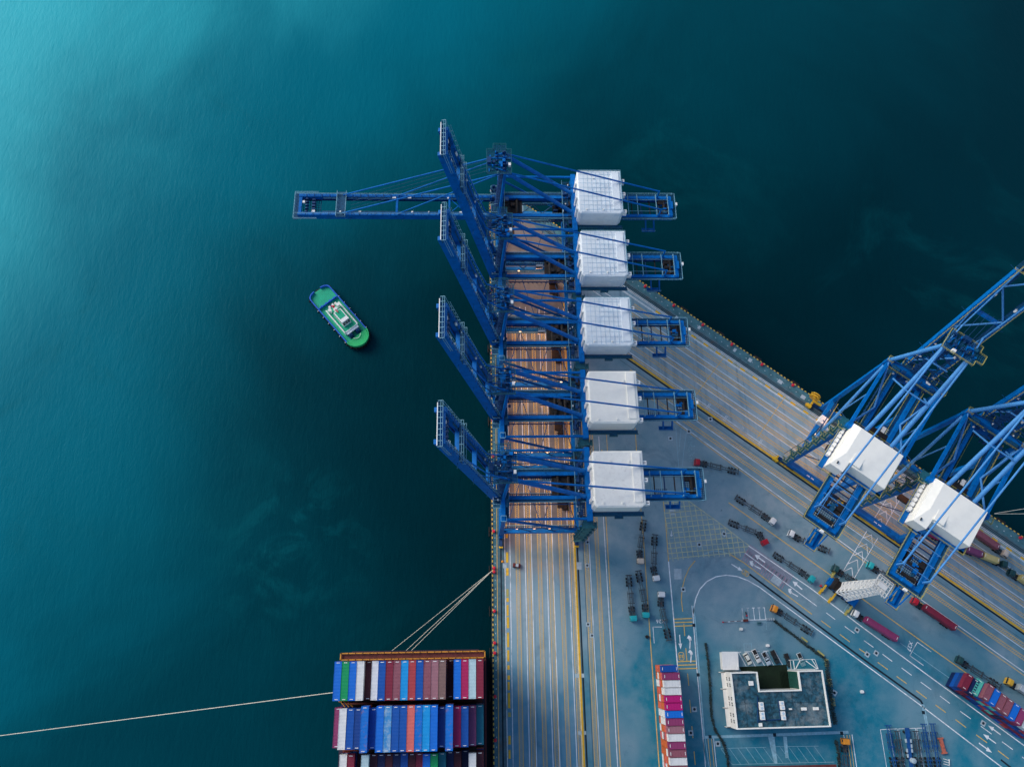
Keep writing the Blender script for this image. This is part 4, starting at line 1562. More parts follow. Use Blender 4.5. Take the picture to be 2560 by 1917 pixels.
    if not L:
        m = MB()
        nseg = 6
        for k in range(nseg):
            s = 1 if k % 2 else -1
            d0, d1 = 10 + k * 11, 21 + k * 11
            m.tube(bp(d0, s * (bgx - .5), 1.2), bp(min(d1, blen - 2), -s * (bgx - .5), 1.2), .32, 6)
        m.build('boom_lattice', T, boom)
    # boom walkways, handrails, festoon
    m = MB()
    for sy in (-1, 1):
        y = sy * bgx
        m.cur = 1
        for hgt in (.55, 1.1):
            m.beam(bp(1, y + sy * .3, 1.35 + hgt), bp(blen + 1, y + sy * .3, 1.35 + hgt), .10)
        for k in range(int(blen / 2.4)):
            m.beam(bp(1 + k * 2.4, y + sy * .3, 1.3), bp(1 + k * 2.4, y + sy * .3, 2.45), .10)
        m.cur = 0
        bbox(m, 2, blen - 10, *sorted((y - sy * .7, y - sy * 1.5)), .9, 1.0)
        m.cur = 2
        bbox(m, 2, blen - 2, *sorted((y - sy * .68, y - sy * 1.05)), -1.2, -.9)
        for k in range(int(blen / 3.2)):
            d = 2 + k * 3.2
            m.beam(bp(d, y + sy * .5, 1.4), bp(d, y - sy * 1.2, 1.8), .12)
        m.cur = 3
        for k in range(9):
            d = 12 + k * 7.2 + random.random() * 2
            if random.random() < .6:
                bbox(m, d, d + random.uniform(.4, 1.6), *sorted((y - sy * .7, y - sy * 1.3)), 1.0, 1.5)
        m.cur = 0
        for d in (16, 38, 60):
            m.beam(bp(d, y + sy * .6, -.5), bp(d + .6, y + sy * 2.6, -.5), .14)
    m.build('boom_walkway', [M['grating'], RL, M['navy'], M['white']], boom)
    m = MB()
    m.cur = 0
    bbox(m, blen, blen + 1.8, -bgx - 1.9, bgx + 1.9, -.3, -.12)
    for k in range(9):
        bbox(m, blen - 9 + k * .9, blen - 8.75 + k * .9, -bgx + .7, bgx - .7, -1.3, -1.2)
    for k in range(7):
        yk = -bgx + 1.2 + k * (2 * bgx - 2.4) / 6
        bbox(m, blen - 9, blen - 1.6, yk - .1, yk + .1, -1.2, -1.1)
    m.cur = 1
    for hgt in (.5, 1.1):
        m.beam(bp(blen + 1.8, -bgx - 1.9, hgt), bp(blen + 1.8, bgx + 1.9, hgt), .12)
        for sy in (-1, 1):
            m.beam(bp(blen + 1.8, sy * (bgx + 1.9), hgt), bp(blen - 8, sy * (bgx + 1.9), hgt), .12)
    for k in range(9):
        yk = -bgx - 1.9 + k * (2 * bgx + 3.8) / 8
        m.beam(bp(blen + 1.8, yk, -.2), bp(blen + 1.8, yk, 1.1), .12)
    m.cur = 2
    for k in range(5):
        yk = -3 + k * 1.5
        m.tube(bp(blen - 3.5, yk - .2, .4), bp(blen - 3.5, yk + .2, .4), .8, 12)
        bbox(m, blen - 6.8, blen - 5.4, yk - .4, yk + .4, -1.1, .6)
    m.cur = 3
    bbox(m, blen - 2.6, blen - 1.6, 1.0, 2.0, .0, 1.0)
    bbox(m, blen - 7.0, blen - 5.8, -3.6, -2.6, .2, 1.1)
    bbox(m, blen + 1.2, blen + 1.5, -bgx - 1.5, bgx + 1.5, -.6, -.35)  # white bar paints in the lit edge of the tip platform
    m.build('boom_tip_platform', [M['grating'], RL, M['navy'], M['white']], boom)
    m = MB()
    m.cur = 0
    bbox(m, 62.2, 66, -bgx - 1.6, bgx + 1.6, 1.32, 1.45)
    m.cur = 1
    for dd in (62.2, 66):
        for hgt in (2.0, 2.6):
            m.beam(bp(dd, -bgx - 1.6, hgt), bp(dd, bgx + 1.6, hgt), .12)
        for k in range(6):
            yk = -bgx - 1.6 + k * (2 * bgx + 3.2) / 5
            m.beam(bp(dd, yk, 1.4), bp(dd, yk, 2.6), .12)
    m.build('boom_gantry_platform', [M['grating'], RL], boom)
    # forestays
    for sy in (-1, 1):
        if stays_down:
            m = MB()
            m.tube((ax - .4, sy * (ay + .3), za), bp(63.5, sy * bgx, 1.6), .30, 8)
            m.build('fore_stay', T, root)
            m = MB()
            m.tube((ax - .4, sy * (ay - .3), za - .6), bp(40.5, sy * bgx, 1.4), .26, 8)
            m.build('fore_stay', T, root)
        else:
            m = MB()
            fold = bp(36, sy * (bgx - 1.2), 3.6)
            m.tube((ax - .4, sy * (ay + .3), za), fold, .26, 8)
            m.tube(fold, bp(63.5, sy * bgx, 1.6), .26, 8)
            m.build('fore_stay', T, root)
            m = MB()
            fold = bp(25, sy * (bgx - 1.9), 3.0)
            m.tube((ax - .4, sy * (ay - .3), za - .6), fold, .22, 8)
            m.tube(fold, bp(41, sy * bgx, 1.5), .22, 8)
            m.build('fore_stay', T, root)
    m = MB()
    for k in range(4):
        yk = -2.4 + k * 1.6
        m.tube((ax - 1, yk, za + 1.4), bp(60 if stays_down else 44, yk * 1.1, 2.2), .07, 5)
    m.build('boom_hoist_rope', M['grating'] if L else M['navy'], root)
    if not L:
        m = MB()
        m.bx(11.0, 14.6, -hw - 1.5, -hw + 1.5, 15.22, 18.2)
        m.build('electrical_room', M['white'], root)
        m = MB()
        n = 26
        ys = -hw - 5.8
        for k in range(n):
            a0, a1 = 2 * math.pi * k / n, 2 * math.pi * (k + 1) / n
            p0 = (-1.5, ys + 2.1 * math.cos(a0), 6 + 2.1 * math.sin(a0))
            p1 = (-1.5, ys + 2.1 * math.cos(a1), 6 + 2.1 * math.sin(a1))
            q0 = (-.3, ys + 2.1 * math.cos(a0), 6 + 2.1 * math.sin(a0))
            q1 = (-.3, ys + 2.1 * math.cos(a1), 6 + 2.1 * math.sin(a1))
            m.beam(p0, p1, .3)
            m.beam(q0, q1, .3)
            m.beam((-.9, ys, 6), p0, .14)
            m.beam((-.9, ys, 6), q0, .14)
        m.tube((-1.6, ys, 6), (0, ys, 6), .8, 14)
        m.bx(-.6, .4, ys + .4, -hw, 3.4, 4.2)
        m.build('cable_reel', M['bright_yellow'], root)
    return root


FLOOD = 23000.0
GL = "ship-to-shore cranes lined up on the west quay"
cl = [(175.8, 0.0, True, M['house_blue'], True, "blue gantry crane at the pier tip with its boom lowered over the water, blue-grey roof"),
      (147.2, 78.0, False, M['house_blue'], True, "blue gantry crane with raised boom and blue-grey gridded roof, next to the lowered-boom crane"),
      (117.6, 78.4, False, M['house_blue'], True, "middle blue gantry crane of the west quay row, boom raised, blue-grey worn roof"),
      (86.9, 78.4, False, M['house_white'], False, "blue gantry crane with clean white roof and raised boom, second from the ship"),
      (56.1, 78.4, False, M['house_worn'], False, "blue gantry crane nearest the container ship, boom raised, rust-specked white roof")]
for yc, ang, down, hm, seams, lab in cl:
    make_crane((7.3, yc, 0), 0.0, lab, 'L', ang, hm, GL, seams, down)
GR = "ship-to-shore cranes on the north-east quay"
for sc, lab in ((65.6, "pale blue tube-masted gantry crane with white hipped roof, beside the yellow cable reel's quay"),
                (98.0, "pale blue tube-masted gantry crane cut by the right edge, above the maroon container truck")):
    q = RP(3.9, sc)
    make_crane((q.x, q.y, 0), math.atan2(NV.y, NV.x), lab, 'R', 77.0, M['house_white'], GR)

# ------------------------------------------------------------------ containers
def container_mesh(L, name):
    W_, H_ = 2.438, 2.6
    m = MB()
    m.cur = 0
    n = int(L / .55)
    xs = [-L / 2 + .08 + (L - .16) * i / n for i in range(n + 1)]
    top = []
    vs, fs = [], []
    for i, x in enumerate(xs):
        o = 0.0 if i % 2 else .045
        yy = W_ / 2 - o
        zz = H_ - .06 - (0.0 if i % 2 else .03)
        vs += [(x, -yy, .08), (x, -yy, zz), (x, yy, zz), (x, yy, .08)]
    for i in range(n):
        a, b = 4 * i, 4 * i + 4
        fs += [(a, b, b + 1, a + 1), (a + 1, b + 1, b + 2, a + 2), (a + 2, b + 2, b + 3, a + 3), (a + 3, b + 3, b, a)]
    fs += [(3, 2, 1, 0), tuple(4 * n + k for k in range(4))]
    m.add(vs, fs)
    for sx in (-1, 1):
        for sy in (-1, 1):
            m.bx(sx * L / 2 - .09, sx * L / 2 + .09, sy * (W_ / 2 - .08) - .08, sy * (W_ / 2 - .08) + .08, .0, H_)
        m.bx(sx * L / 2 - .08, sx * L / 2 + .08, -W_ / 2 + .1, W_ / 2 - .1, H_ - .16, H_ - .005)
        m.bx(sx * L / 2 - .08, sx * L / 2 + .08, -W_ / 2 + .1, W_ / 2 - .1, .0, .16)
        for k in (-.7, -.25, .25, .7):
            m.bx(sx * (L / 2 + .02) - .02, sx * (L / 2 + .02) + .02, k - .03, k + .03, .2, H_ - .2)
    for sy in (-1, 1):
        m.bx(-L / 2, L / 2, sy * (W_ / 2 - .05) - .05, sy * (W_ / 2 - .05) + .05, H_ - .10, H_ - .01)
        m.bx(-L / 2, L / 2, sy * (W_ / 2 - .05) - .05, sy * (W_ / 2 - .05) + .05, .0, .12)
    m.cur = 1
    for sx in (-1, 1):
        m.bx(sx * (L / 2 - .35) - .10, sx * (L / 2 - .35) + .10, -.55, .55, H_ - .03, H_ + .012)
    me = bpy.data.meshes.new(name)
    me.from_pydata(m.v, [], m.f)
    me.materials.append(CM['blue'])
    me.materials.append(M['white'])
    me.polygons.foreach_set("material_index", m.mi)
    me.update()
    return me


CME = {40: container_mesh(12.19, "forty_foot_container"), 20: container_mesh(6.06, "twenty_foot_container"), 45: container_mesh(13.7, "long_container")}


def container(ln, col, loc, rz, label, group=None):
    o = bpy.data.objects.new('shipping_container', CME[ln])
    COL.objects.link(o)
    o.location = loc
    o.rotation_euler = (0, 0, rz)
    o.material_slots[0].link = 'OBJECT'
    o.material_slots[0].material = CM[col]
    if ln == 20 or col in ('white', 'pale aqua'):
        o.material_slots[1].link = 'OBJECT'
        o.material_slots[1].material = CM[col] if col in ('white', 'pale aqua') else M['white']
    return tag(o, label, 'shipping container', group)


HC = 2.62
# --- ship
ZT = 42.0                                   # top of the highest tier
pR = P(1209, 1700, ZT).x                    # starboard edge of the stacks
pN = P(1050, 1650, ZT).y
pS = P(1050, 1748, ZT).y
PIT = 2.53
xcol = lambda k: pR - PIT / 2 - PIT * (19 - k)
row1 = ['bright blue', 'green', 'bright blue', 'white', 'dark maroon', 'white', 'blue', 'maroon', 'dusty maroon', 'sky blue', 'red', 'blue', 'dusty maroon',
        'dusty pink', 'brown', 'dark maroon', 'bright blue', 'crimson', 'pale aqua', 'maroon']
low1 = {0: 1, 1: 1, 2: 1, 3: 1, 4: 2, 5: 1, 6: 0, 15: 3, 14: 0}
row2 = ['plum', 'white', 'blue', 'dark blue', 'rusty blue', 'blue', 'bright blue', 'worn light blue', 'blue', 'blue', 'salmon', 'rusty blue', 'sky blue', 'bright blue',
        'dark blue', 'rusty blue', 'crimson', 'blue', 'purple', 'teal']
low2 = {0: 3, 1: 1, 2: 1, 3: 1, 4: 0, 5: 1, 14: 1, 16: 1, 17: 1, 18: 2, 19: 3}
row3 = [None, 'white', 'maroon', 'dark maroon', 'pale aqua', 'dark maroon', 'navy', 'dark maroon', 'navy', 'blue', 'dark maroon', 'maroon', 'bright blue', 'green', 'teal',
        'navy', 'dark maroon', 'navy', 'white', 'dark maroon']
low3 = {k: 3 for k in range(20)}
low3.update({3: 5, 4: 2, 12: 2, 13: 2, 14: 3, 9: 3, 18: 2, 16: 4, 17: 5, 15: 4})
yrow = [(pN + pS) / 2, None, None]
p2N, p2S = P(1050, 1764, ZT).y, P(1050, 1876, ZT).y
yrow[1] = (p2N + p2S) / 2
p3N = P(1050, 1881, ZT - 3 * HC).y
yrow[2] = p3N - 6.2
names_row = ["northernmost", "middle", "southernmost"]
for r, (cols, low) in enumerate(((row1, low1), (row2, low2), (row3, low3))):
    seen = {}
    for k in range(20):
        if cols[k] is None:
            continue
        tiers = 3 if r < 2 else 2
        top = ZT - low.get(k, 0) * HC
        if k in (0, 1, 19) or (r == 2 and k < 4):
            tiers = 5
        for t in range(tiers):
            zt = top - t * HC
            if zt < 25:
                break
            ln = 45 if (r == 1 and low.get(k, 0) == 0) else 40
            if r == 2 and k == 18:
                ln = 20
            if t == 0:
                col = cols[k]
                lab = f"{col} container atop the ship's {names_row[r]} row, {ORD[k]} from the left"
                grp = f"top containers of the ship's {names_row[r]} row"
            else:
                col = random.choice(['maroon', 'blue', 'dark blue', 'orange', 'dark maroon', 'brown', 'orange', 'rusty blue'])
                lab = "container in a lower tier of the ship's deck stacks, under others"
                grp = "lower containers in the ship's deck stacks"
            dy = 0 if ln != 20 else 2.9
            container(ln, col, (xcol(k), yrow[r] + dy, zt - HC), math.pi / 2, lab, grp)
        for t2 in range(0):
            pass
# ship hull and deck
hullY0, hullN = -200.0, pN + 3.2
xl_, xr_ = xcol(0) - 2.4, xcol(19) + 2.3
ship = empty('container_ship', ((xl_ + xr_) / 2, hullN, WZ), 0, "dark container ship moored stern-first at the west quay, stacked with containers", 'container ship')
cx0 = (xl_ + xr_) / 2


def ship_part(m, name, mats):
    o = m.build(name, mats, ship)
    o.location = (-cx0, -hullN, -WZ)
    return o


m = MB()
hb = 3.0
m.prism([(xl_, hullY0), (xr_, hullY0), (xr_, hullN - hb), (xr_ - hb, hullN), (xl_ + hb, hullN), (xl_, hullN - hb)], WZ - 6, 15.0)
ship_part(m, 'hull', M['hull'])
m = MB()
m.bx(xl_ + 1.5, xr_ - 1.5, hullY0, hullN - 1.5, 15.02, 16.0)
ship_part(m, 'deck', M['rust_brown'])
m = MB()
zmin = 26.0
m.bx(xcol(0) - 1.1, xcol(19) + 1.1, yrow[0] - 6, yrow[0] + 6, 16.0, zmin - 1)
m.bx(xcol(0) - 1.1, xcol(19) + 1.1, yrow[1] - 6, yrow[1] + 6, 16.0, zmin - 1)
m.bx(xcol(2) - 1.1, xcol(19) + 1.1, hullY0, yrow[2] + 6, 16.0, zmin - 6)
ship_part(m, 'hatch_cover', M['dark'])
# lashing bridge
m = MB()
m.cur = 1
xa, xb = P(851, 1640, 40).x, P(1212, 1638, 40).x
yb_, yt_ = pN + .55, pN + 2.6
m.bx(xa, xb, yb_ + .25, yt_ - .25, 38.6, 38.8)
m.cur = 0
for yy2 in (yb_, yt_):
    m.bx(xa, xb, yy2 - .17, yy2 + .17, 39.3, 39.7)
    m.bx(xa, xb, yy2 - .2, yy2 + .2, 38.3, 38.7)
for k in range(21):
    x = xa + .2 + (xb - xa - .4) * k / 20
    for yy2 in (yb_, yt_):
        m.beam((x, yy2, 16), (x, yy2, 39.7), .3)
    m.beam((x, yb_, 38.4), (x + .1, pN - .6, 36.5), .12)
    m.beam((x, yt_, 30), (x, yb_, 38), .16)
for x in (xa, xb):
    m.bx(x - .2, x + .2, yb_, yt_, 39.2, 39.7)
ship_part(m, 'lashing_bridge', [M['rust_orange'], M['rust_brown']])
m = MB()
m.cur = 0
yg = (pS + p2N) / 2
m.bx(xcol(0) - .5, xcol(19) + .8, yg - .25, yg + .25, 22, 31)
m.cur = 1
for k in range(3):
    m.beam((xcol(0) - .6 + k * 1.1, yg + .8, 30), (xcol(1) + k * 1.3, yg - 1.2, 36), .3)
m.tube((xcol(0) + .4, yg + .9, 33), (xcol(0) + .4, yg + .9, 34), .8, 10)
ship_part(m, 'gangway_frame', [M['dark'], M['rust_orange']])
# bulwark rails on the quay side
m = MB()
m.rail([(xr_ - .3, hullY0, 16), (xr_ - .3, hullN - 3, 16)], h=1.3, t=.16, step=3)
m.bx(xr_ - .5, xr_ - .1, hullY0, hullN - 3, 16, 16.4)
ship_part(m, 'bulwark', M['rust_brown'])

# mooring ropes
def rope(a, b, r, sag, label, n=14):
    a, b = Vector(a), Vector(b)
    m = MB()
    prev = a
    for k in range(1, n + 1):
        t = k / n
        q = a.lerp(b, t)
        q.z -= sag * 4 * t * (1 - t)
        m.tube(prev, q, r, 6, caps=False)
        prev = q
    return tag(m.build('mooring_rope', M['rope']), label, 'mooring rope')


bq = P(1230, 1426, .9)
for u, lab in ((972, "longest pale mooring rope from the red bollard to the ship's stern, uppermost of three"), (1008, "middle one of three pale mooring ropes between quay bollard and ship's stern"),
               (1022, "lowest pale mooring rope of the three from the quay bollard to the ship")):
    rope(bq, P(u, 1632, 13.0), .10, .6, lab)
rope(P(836, 1730, 18), P(-60, 1846, WZ), .14, 1.0, "long pale rope running from the ship's side across the water to the left edge")
qb = RP(1.2, 143)
rope(P(2486, 1283, 1), P(2620, 1262, 5), .10, .3, "upper pale mooring line at the right edge, over dark water")
rope(P(2486, 1284, 1), P(2640, 1283, 5), .10, .3, "lower pale mooring line at the right edge, over dark water")

# --- west yard stack (twenty-foot boxes, doors to the west)
ystk = ['blue', 'plum', 'white', 'white', 'magenta', 'magenta', 'bright blue', 'plum', 'dusty pink', 'white', 'plum', 'dusty maroon', 'white', 'dusty maroon', 'maroon']
ytop = [4, 5, 5, 5, 5, 5, 5, 5, 5, 5, 5, 5, 5, 5, 5]
ZS = 5 * HC
pA, pB = P(1652, 1671, 4 * HC), P(1694, 1671, 4 * HC)
yv = [1671 + i * 0 for i in range(2)]
ys0 = P(1670, 1690, ZS).y + 1.28
yend = P(1700, 1911, ZS).y
pit = 2.62
xw = P(1665, 1760, ZS).x + 3.03
for i, col in enumerate(ystk):
    y = ys0 - pit * (i - 1) - 1.28
    for t in range(ytop[i]):
        if t == ytop[i] - 1:
            c2 = col
            lab = f"{col} top box of the west yard block, {ORD[i]} from its north end"
            grp = "top boxes of the west yard block"
        else:
            c2 = random.choice(['orange', 'orange', 'white', 'salmon', 'orange', 'white', 'dusty pink'])
            lab = f"{c2} west yard block box, {ORD[t]} tier up, {ORD[i]} stack from north"
            grp = "lower boxes of the west yard block"
        container(20, c2, (xw, y, t * HC), 0, lab, grp)
# --- east yard block (parallel to the north-east quay)
estk = ['maroon', 'navy', 'turquoise', 'dusty maroon', 'bright blue', 'dusty maroon', 'dusty maroon', 'bright blue', 'plum', 'pale grey', 'blue', 'maroon']
etop = [4, 4, 4, 5, 5, 5, 5, 5, 5, 5, 5, 5]
E5 = lambda x, y: (2360 + x / 6.445, 1660 + y / 6.445)
rz_e = math.atan2(NV.y, NV.x)
q0 = (P(*E5(768, 338), 5 * HC) + P(*E5(672, 570), 5 * HC)) / 2
q1 = (P(*E5(1190, 655), 5 * HC) + P(*E5(1085, 880), 5 * HC)) / 2
stp = (q1 - q0) / 4.0
for i, col in enumerate(estk):
    q = q0 + stp * (i - 3) + (Vector((0.5, -1.5, 0)) if i < 2 else Vector((0, 0, 0)))
    for t in range(etop[i]):
        if t == etop[i] - 1:
            c2 = col
            lab = f"{col} top box of the diagonal yard block, {ORD[i]} from its northwest end"
            grp = "top boxes of the diagonal yard block"
        else:
            c2 = random.choice(['blue', 'dark blue', 'maroon', 'red', 'blue', 'turquoise', 'maroon', 'navy'])
            lab = f"{c2} diagonal yard block box, {ORD[t]} tier up, {ORD[i]} stack from northwest"
            grp = "lower boxes of the diagonal yard block"
        container(20, c2, (q.x, q.y, t * HC), rz_e, lab, grp)

# ------------------------------------------------------------------ trucks
CABM = {}


def cab_mat(name, col):
    if name not in CABM:
        CABM[name] = mat("cab_" + name.replace(' ', '_') + "_paint", col, 0.4, var=0.08)
    return CABM[name]


CABC = {'white': (0.78, 0.80, 0.80), 'cream': (0.72, 0.60, 0.48), 'teal': (0.02, 0.42, 0.46), 'red': (0.50, 0.015, 0.035), 'orange': (0.80, 0.30, 0.03),
        'dark green': (0.015, 0.07, 0.075), 'yellow': (0.72, 0.42, 0.04)}


def wheels(parent, x, w, r=.5, t=.32):
    for sy in (-1, 1):
        m = MB()
        m.tube((x, sy * (w - t), r), (x, sy * w, r), r, 12)
        m.build('wheel', M['tyre'], parent)


def tractor(root, cabc, L=6.0, sleeper=False):
    """local frame: nose at x=0, tail toward -x"""
    cm = cab_mat(cabc, CABC[cabc])
    m = MB()
    w = 1.25
    pts = [(-2.15, .75), (-2.15, 2.95), (-1.9, 3.05), (-.65, 3.05), (-.30, 2.85), (-.05, 1.75), (0, 1.55), (0, .55), (-.1, .5)]
    n = len(pts)
    vs = [(x, -w, z) for x, z in pts] + [(x, w, z) for x, z in pts]
    fs = [tuple(range(n)), tuple(range(2 * n - 1, n - 1, -1))] + [(k, n + k, n + (k + 1) % n, (k + 1) % n) for k in range(n)]
    m.add(vs, fs)
    if sleeper:
        m.bx(-2.1, -.75, -1.0, 1.0, 3.05, 3.35)
    else:
        m.bx(-1.95, -1.0, -.9, .9, 3.05, 3.12)
    m.bx(-.35, -.1, -1.15, 1.15, 2.84, 2.92)
    cab = m.build('cab', cm, root, bevel=.06)
    m = MB()
    m.add([(-.31, -1.08, 2.80), (-.06, -1.12, 1.85), (-.06, 1.12, 1.85), (-.31, 1.08, 2.80)], [(0, 1, 2, 3)])
    for v in range(4):
        x, y, z = m.v[v]
        m.v[v] = (x + .03, y, z + .02)
    for sy in (-1, 1):
        m.add([(-1.35, sy * 1.27, 1.9), (-.45, sy * 1.27, 1.9), (-.6, sy * 1.27, 2.7), (-1.35, sy * 1.27, 2.7)], [(0, 1, 2, 3)])
    m.build('windscreen', M['glass'], cab)
    m = MB()
    for sy in (-1, 1):
        m.bx(-.25, -.05, sy * 1.5 - .12, sy * 1.5 + .12, 1.8, 2.5)
        m.beam((-.2, sy * 1.2, 2.3), (-.15, sy * 1.5, 2.3), .06)
    m.build('mirror', M['dark'], cab)
    m = MB()
    m.bx(-L, -1.9, -.45, -.25, .65, .95)
    m.bx(-L, -1.9, .25, .45, .65, .95)
    m.bx(-3.3, -2.3, -1.15, -.5, .5, 1.1)
    m.bx(-3.3, -2.3, .5, 1.15, .5, 1.2)
    m.bx(-L + .2, -L + 1.7, -.5, .5, .95, 1.15)
    m.build('chassis', M['frame'], root)
    for x in (-1.1, -L + 1.9, -L + .7):
        wheels(root, x, 1.22)


def skeletal(root, L, m_frame, ang, kx, goose=True, axles=3):
    """trailer part: kingpin at (kx,0), rotated by ang about it, length L toward -x"""
    t = bpy.data.objects.new('trailer', None)
    COL.objects.link(t)
    t.parent = root
    t.location = (kx, 0, 0)
    t.rotation_euler = (0, 0, ang)
    m = MB()
    x0, x1 = 1.2, -L + 1.2
    for sy in (-1, 1):
        m.bx(x1, x0, sy * .5 - .09, sy * .5 + .09, 1.12, 1.42)
    n = 9
    for k in range(n):
        x = x0 - .3 + (x1 - x0 + .6) * k / (n - 1)
        m.bx(x - .07, x + .07, -.5, .5, 1.2, 1.38)
    for x in (x0 - .15, x0 - 3.1, x0 - L * .48, x1 + 3.4, x1 + .25):
        m.bx(x - .14, x + .14, -1.2, 1.2, 1.22, 1.45)
        for sy in (-1, 1):
            m.bx(x - .22, x + .22, sy * 1.15 - .12, sy * 1.15 + .12, 1.45, 1.62)
    for sy in (-1, 1):
        m.bx(x0 - L * .55, x0 - 3.2, sy * 1.05 - .05, sy * 1.05 + .05, .6, 1.0)
    m.bx(x1, x1 + .12, -1.2, 1.2, .6, 1.0)
    m.build('trailer_frame', m_frame, t)
    for k in range(axles):
        wheels(t, x1 + 1.5 + 1.3 * k, 1.22, .5, .5)
    return t


def truck(nose, hitch, tail, cabc, label, zz=0.0, tl=None, sleeper=False, group="trucks with empty skeletal trailers"):
    n_, h_, t_ = P(*nose), P(*hitch), P(*tail)
    d = n_ - h_
    rz = math.atan2(d.y, d.x)
    root = empty('terminal_truck', (n_.x, n_.y, 0.02), rz, label, 'truck', group)
    Lt = max(5.2, min(6.6, d.length + .9))
    tractor(root, cabc, Lt, sleeper)
    dt = h_ - t_
    at = math.atan2(dt.y, dt.x) - rz
    kx = -d.length if d.length < 6 else -5.2
    skeletal(root, tl or min(15.5, max(10.5, dt.length + 1.2)), M['frame'], at, kx)
    return root, n_, h_, t_


Z = lambda s, u0, v0: (lambda x, y: (u0 + x / s, v0 + y / s))
za, zb_ = Z(9.2, 1560, 1260), Z(10.35, 1540, 1390)
zc, zd, ze, zf = Z(3.68, 1560, 1240), Z(6.9, 1640, 980), Z(10.05, 2040, 1380), Z(3.68, 1960, 1467)
truck((1599, 1410.5), (1598, 1380), (1609, 1300), 'cream', "truck with cream cab pointing down, skeletal trailer across the orange yard line")
truck((1639.5, 1453), (1633, 1421), (1636, 1336), 'white', "truck with white cab turned slightly right, trailer beside the yellow box grid")
truck((1582, 1553), (1578, 1520), (1570, 1437), 'teal', "truck with teal cab and reddish trailer, westernmost of the waiting group")
truck((1612.5, 1544.6), (1611.5, 1514), (1594, 1426), 'teal', "truck with teal cab touching the orange yard line, pale trailer frame")
truck((1650.6, 1479), (1651, 1511), (1671.4, 1601), 'white', "truck with white cab pointing up, trailer covering the X26 marking")
truck((1733.5, 1157.5), (1763, 1161), (1846, 1181.5), 'red', "truck with red cab heading left beside the rear of the nearest crane")
truck((1933, 1309), (1908, 1290), (1837, 1243), 'white', "truck with white cab above the orange diagonal line, heading lower right")
truck((1911, 1363), (1896, 1335), (1819.5, 1305), 'red', "truck with red cab turning sharply, trailer swung behind it by the box grid")
truck((1967.6, 1332.4), (1995, 1347), (2071, 1378.6), 'white', "truck with white cab heading left, trailer tail under the crane's maintenance platform")
truck((2030, 1453), (1999, 1428), (1926.8, 1381), 'teal', "truck with teal cab heading lower right beside the rumble strip lanes")
truck((2076.8, 1418.8), (2102, 1433.7), (2140, 1458), 'dark green', "truck with dark green cab standing on the white chevron walkway", sleeper=True)
truck((2163.4, 1410.8), (2190, 1425.8), (2250, 1463), 'teal', "truck with teal cab half hidden behind the crane's rear platform", sleeper=True)
truck((1924.5, 1518.7), (1950, 1531.5), (2027.4, 1582.4), 'orange', "truck with orange cab beside the four white parking bays", sleeper=True)
truck((2385, 1645), (2413, 1662), (2498, 1717), 'dark green', "dark truck with empty trailer beside the diagonal container block")
truck((2107, 1843), (2109, 1872), (2115, 1960), 'orange', "truck with orange cab parked at the fenced car park's right corner")
GC = "trucks carrying containers"


def loaded(nose, hitch, tail, cabc, label, boxes, sleeper=True):
    r, n_, h_, t_ = truck(nose, hitch, tail, cabc, label, sleeper=sleeper, group=GC)
    d = (t_ - h_)
    ln = d.length
    d.normalize()
    for (frac, L, col, lab) in boxes:
        q = h_ + d * frac
        container(L, col, (q.x, q.y, 1.66), math.atan2(d.y, d.x), lab, "containers on trucks")


loaded((2126, 1530), (2150, 1545), (2243, 1604), 'white', "truck with white cab hauling a magenta container along the white edge line",
       [(7.6, 45, 'plum', "magenta long container on the white-cabbed truck below the lattice crane")])
loaded((2274, 1499.6), (2296, 1514), (2388, 1578), 'red', "truck with red cab hauling a dull red container beside the crane tail",
       [(7.6, 45, 'maroon', "dull red long container on the red-cabbed truck")])
loaded((2507.5, 1699.3), (2532, 1714), (2640, 1783), 'yellow', "truck with yellow nose at the right edge, pale container behind",
       [(6.2, 40, 'pale grey', "pale grey container behind the yellow-nosed truck at the right edge")])
loaded((2511, 1389), (2484, 1371), (2400, 1312), 'cream', "truck with cream cab hauling a dusty red container below the right crane",
       [(7.2, 45, 'dusty maroon', "dusty red long container behind the cream cab, partly under the crane house")])
loaded((2509, 1414), (2485, 1405), (2400, 1372), 'dark green', "truck with dark green cab pulling two short containers, purple and yellow",
       [(3.6, 20, 'yellow', "short yellow container just behind the dark green cab"), (10.4, 20, 'purple', "short purple container at the tail of the two-box trailer")])
loaded((2514, 1429), (2534, 1441), (2640, 1512), 'dark green', "truck with dark cab hauling a yellow container off the right edge",
       [(6.8, 40, 'yellow', "long yellow container cut by the right edge")], )
loaded((2357, 1352), (2338, 1344), (2270, 1312), 'dark green', "truck mostly hidden under the right crane's house, maroon container",
       [(4.5, 40, 'crimson', "maroon container seen through the right crane's rear girders")])

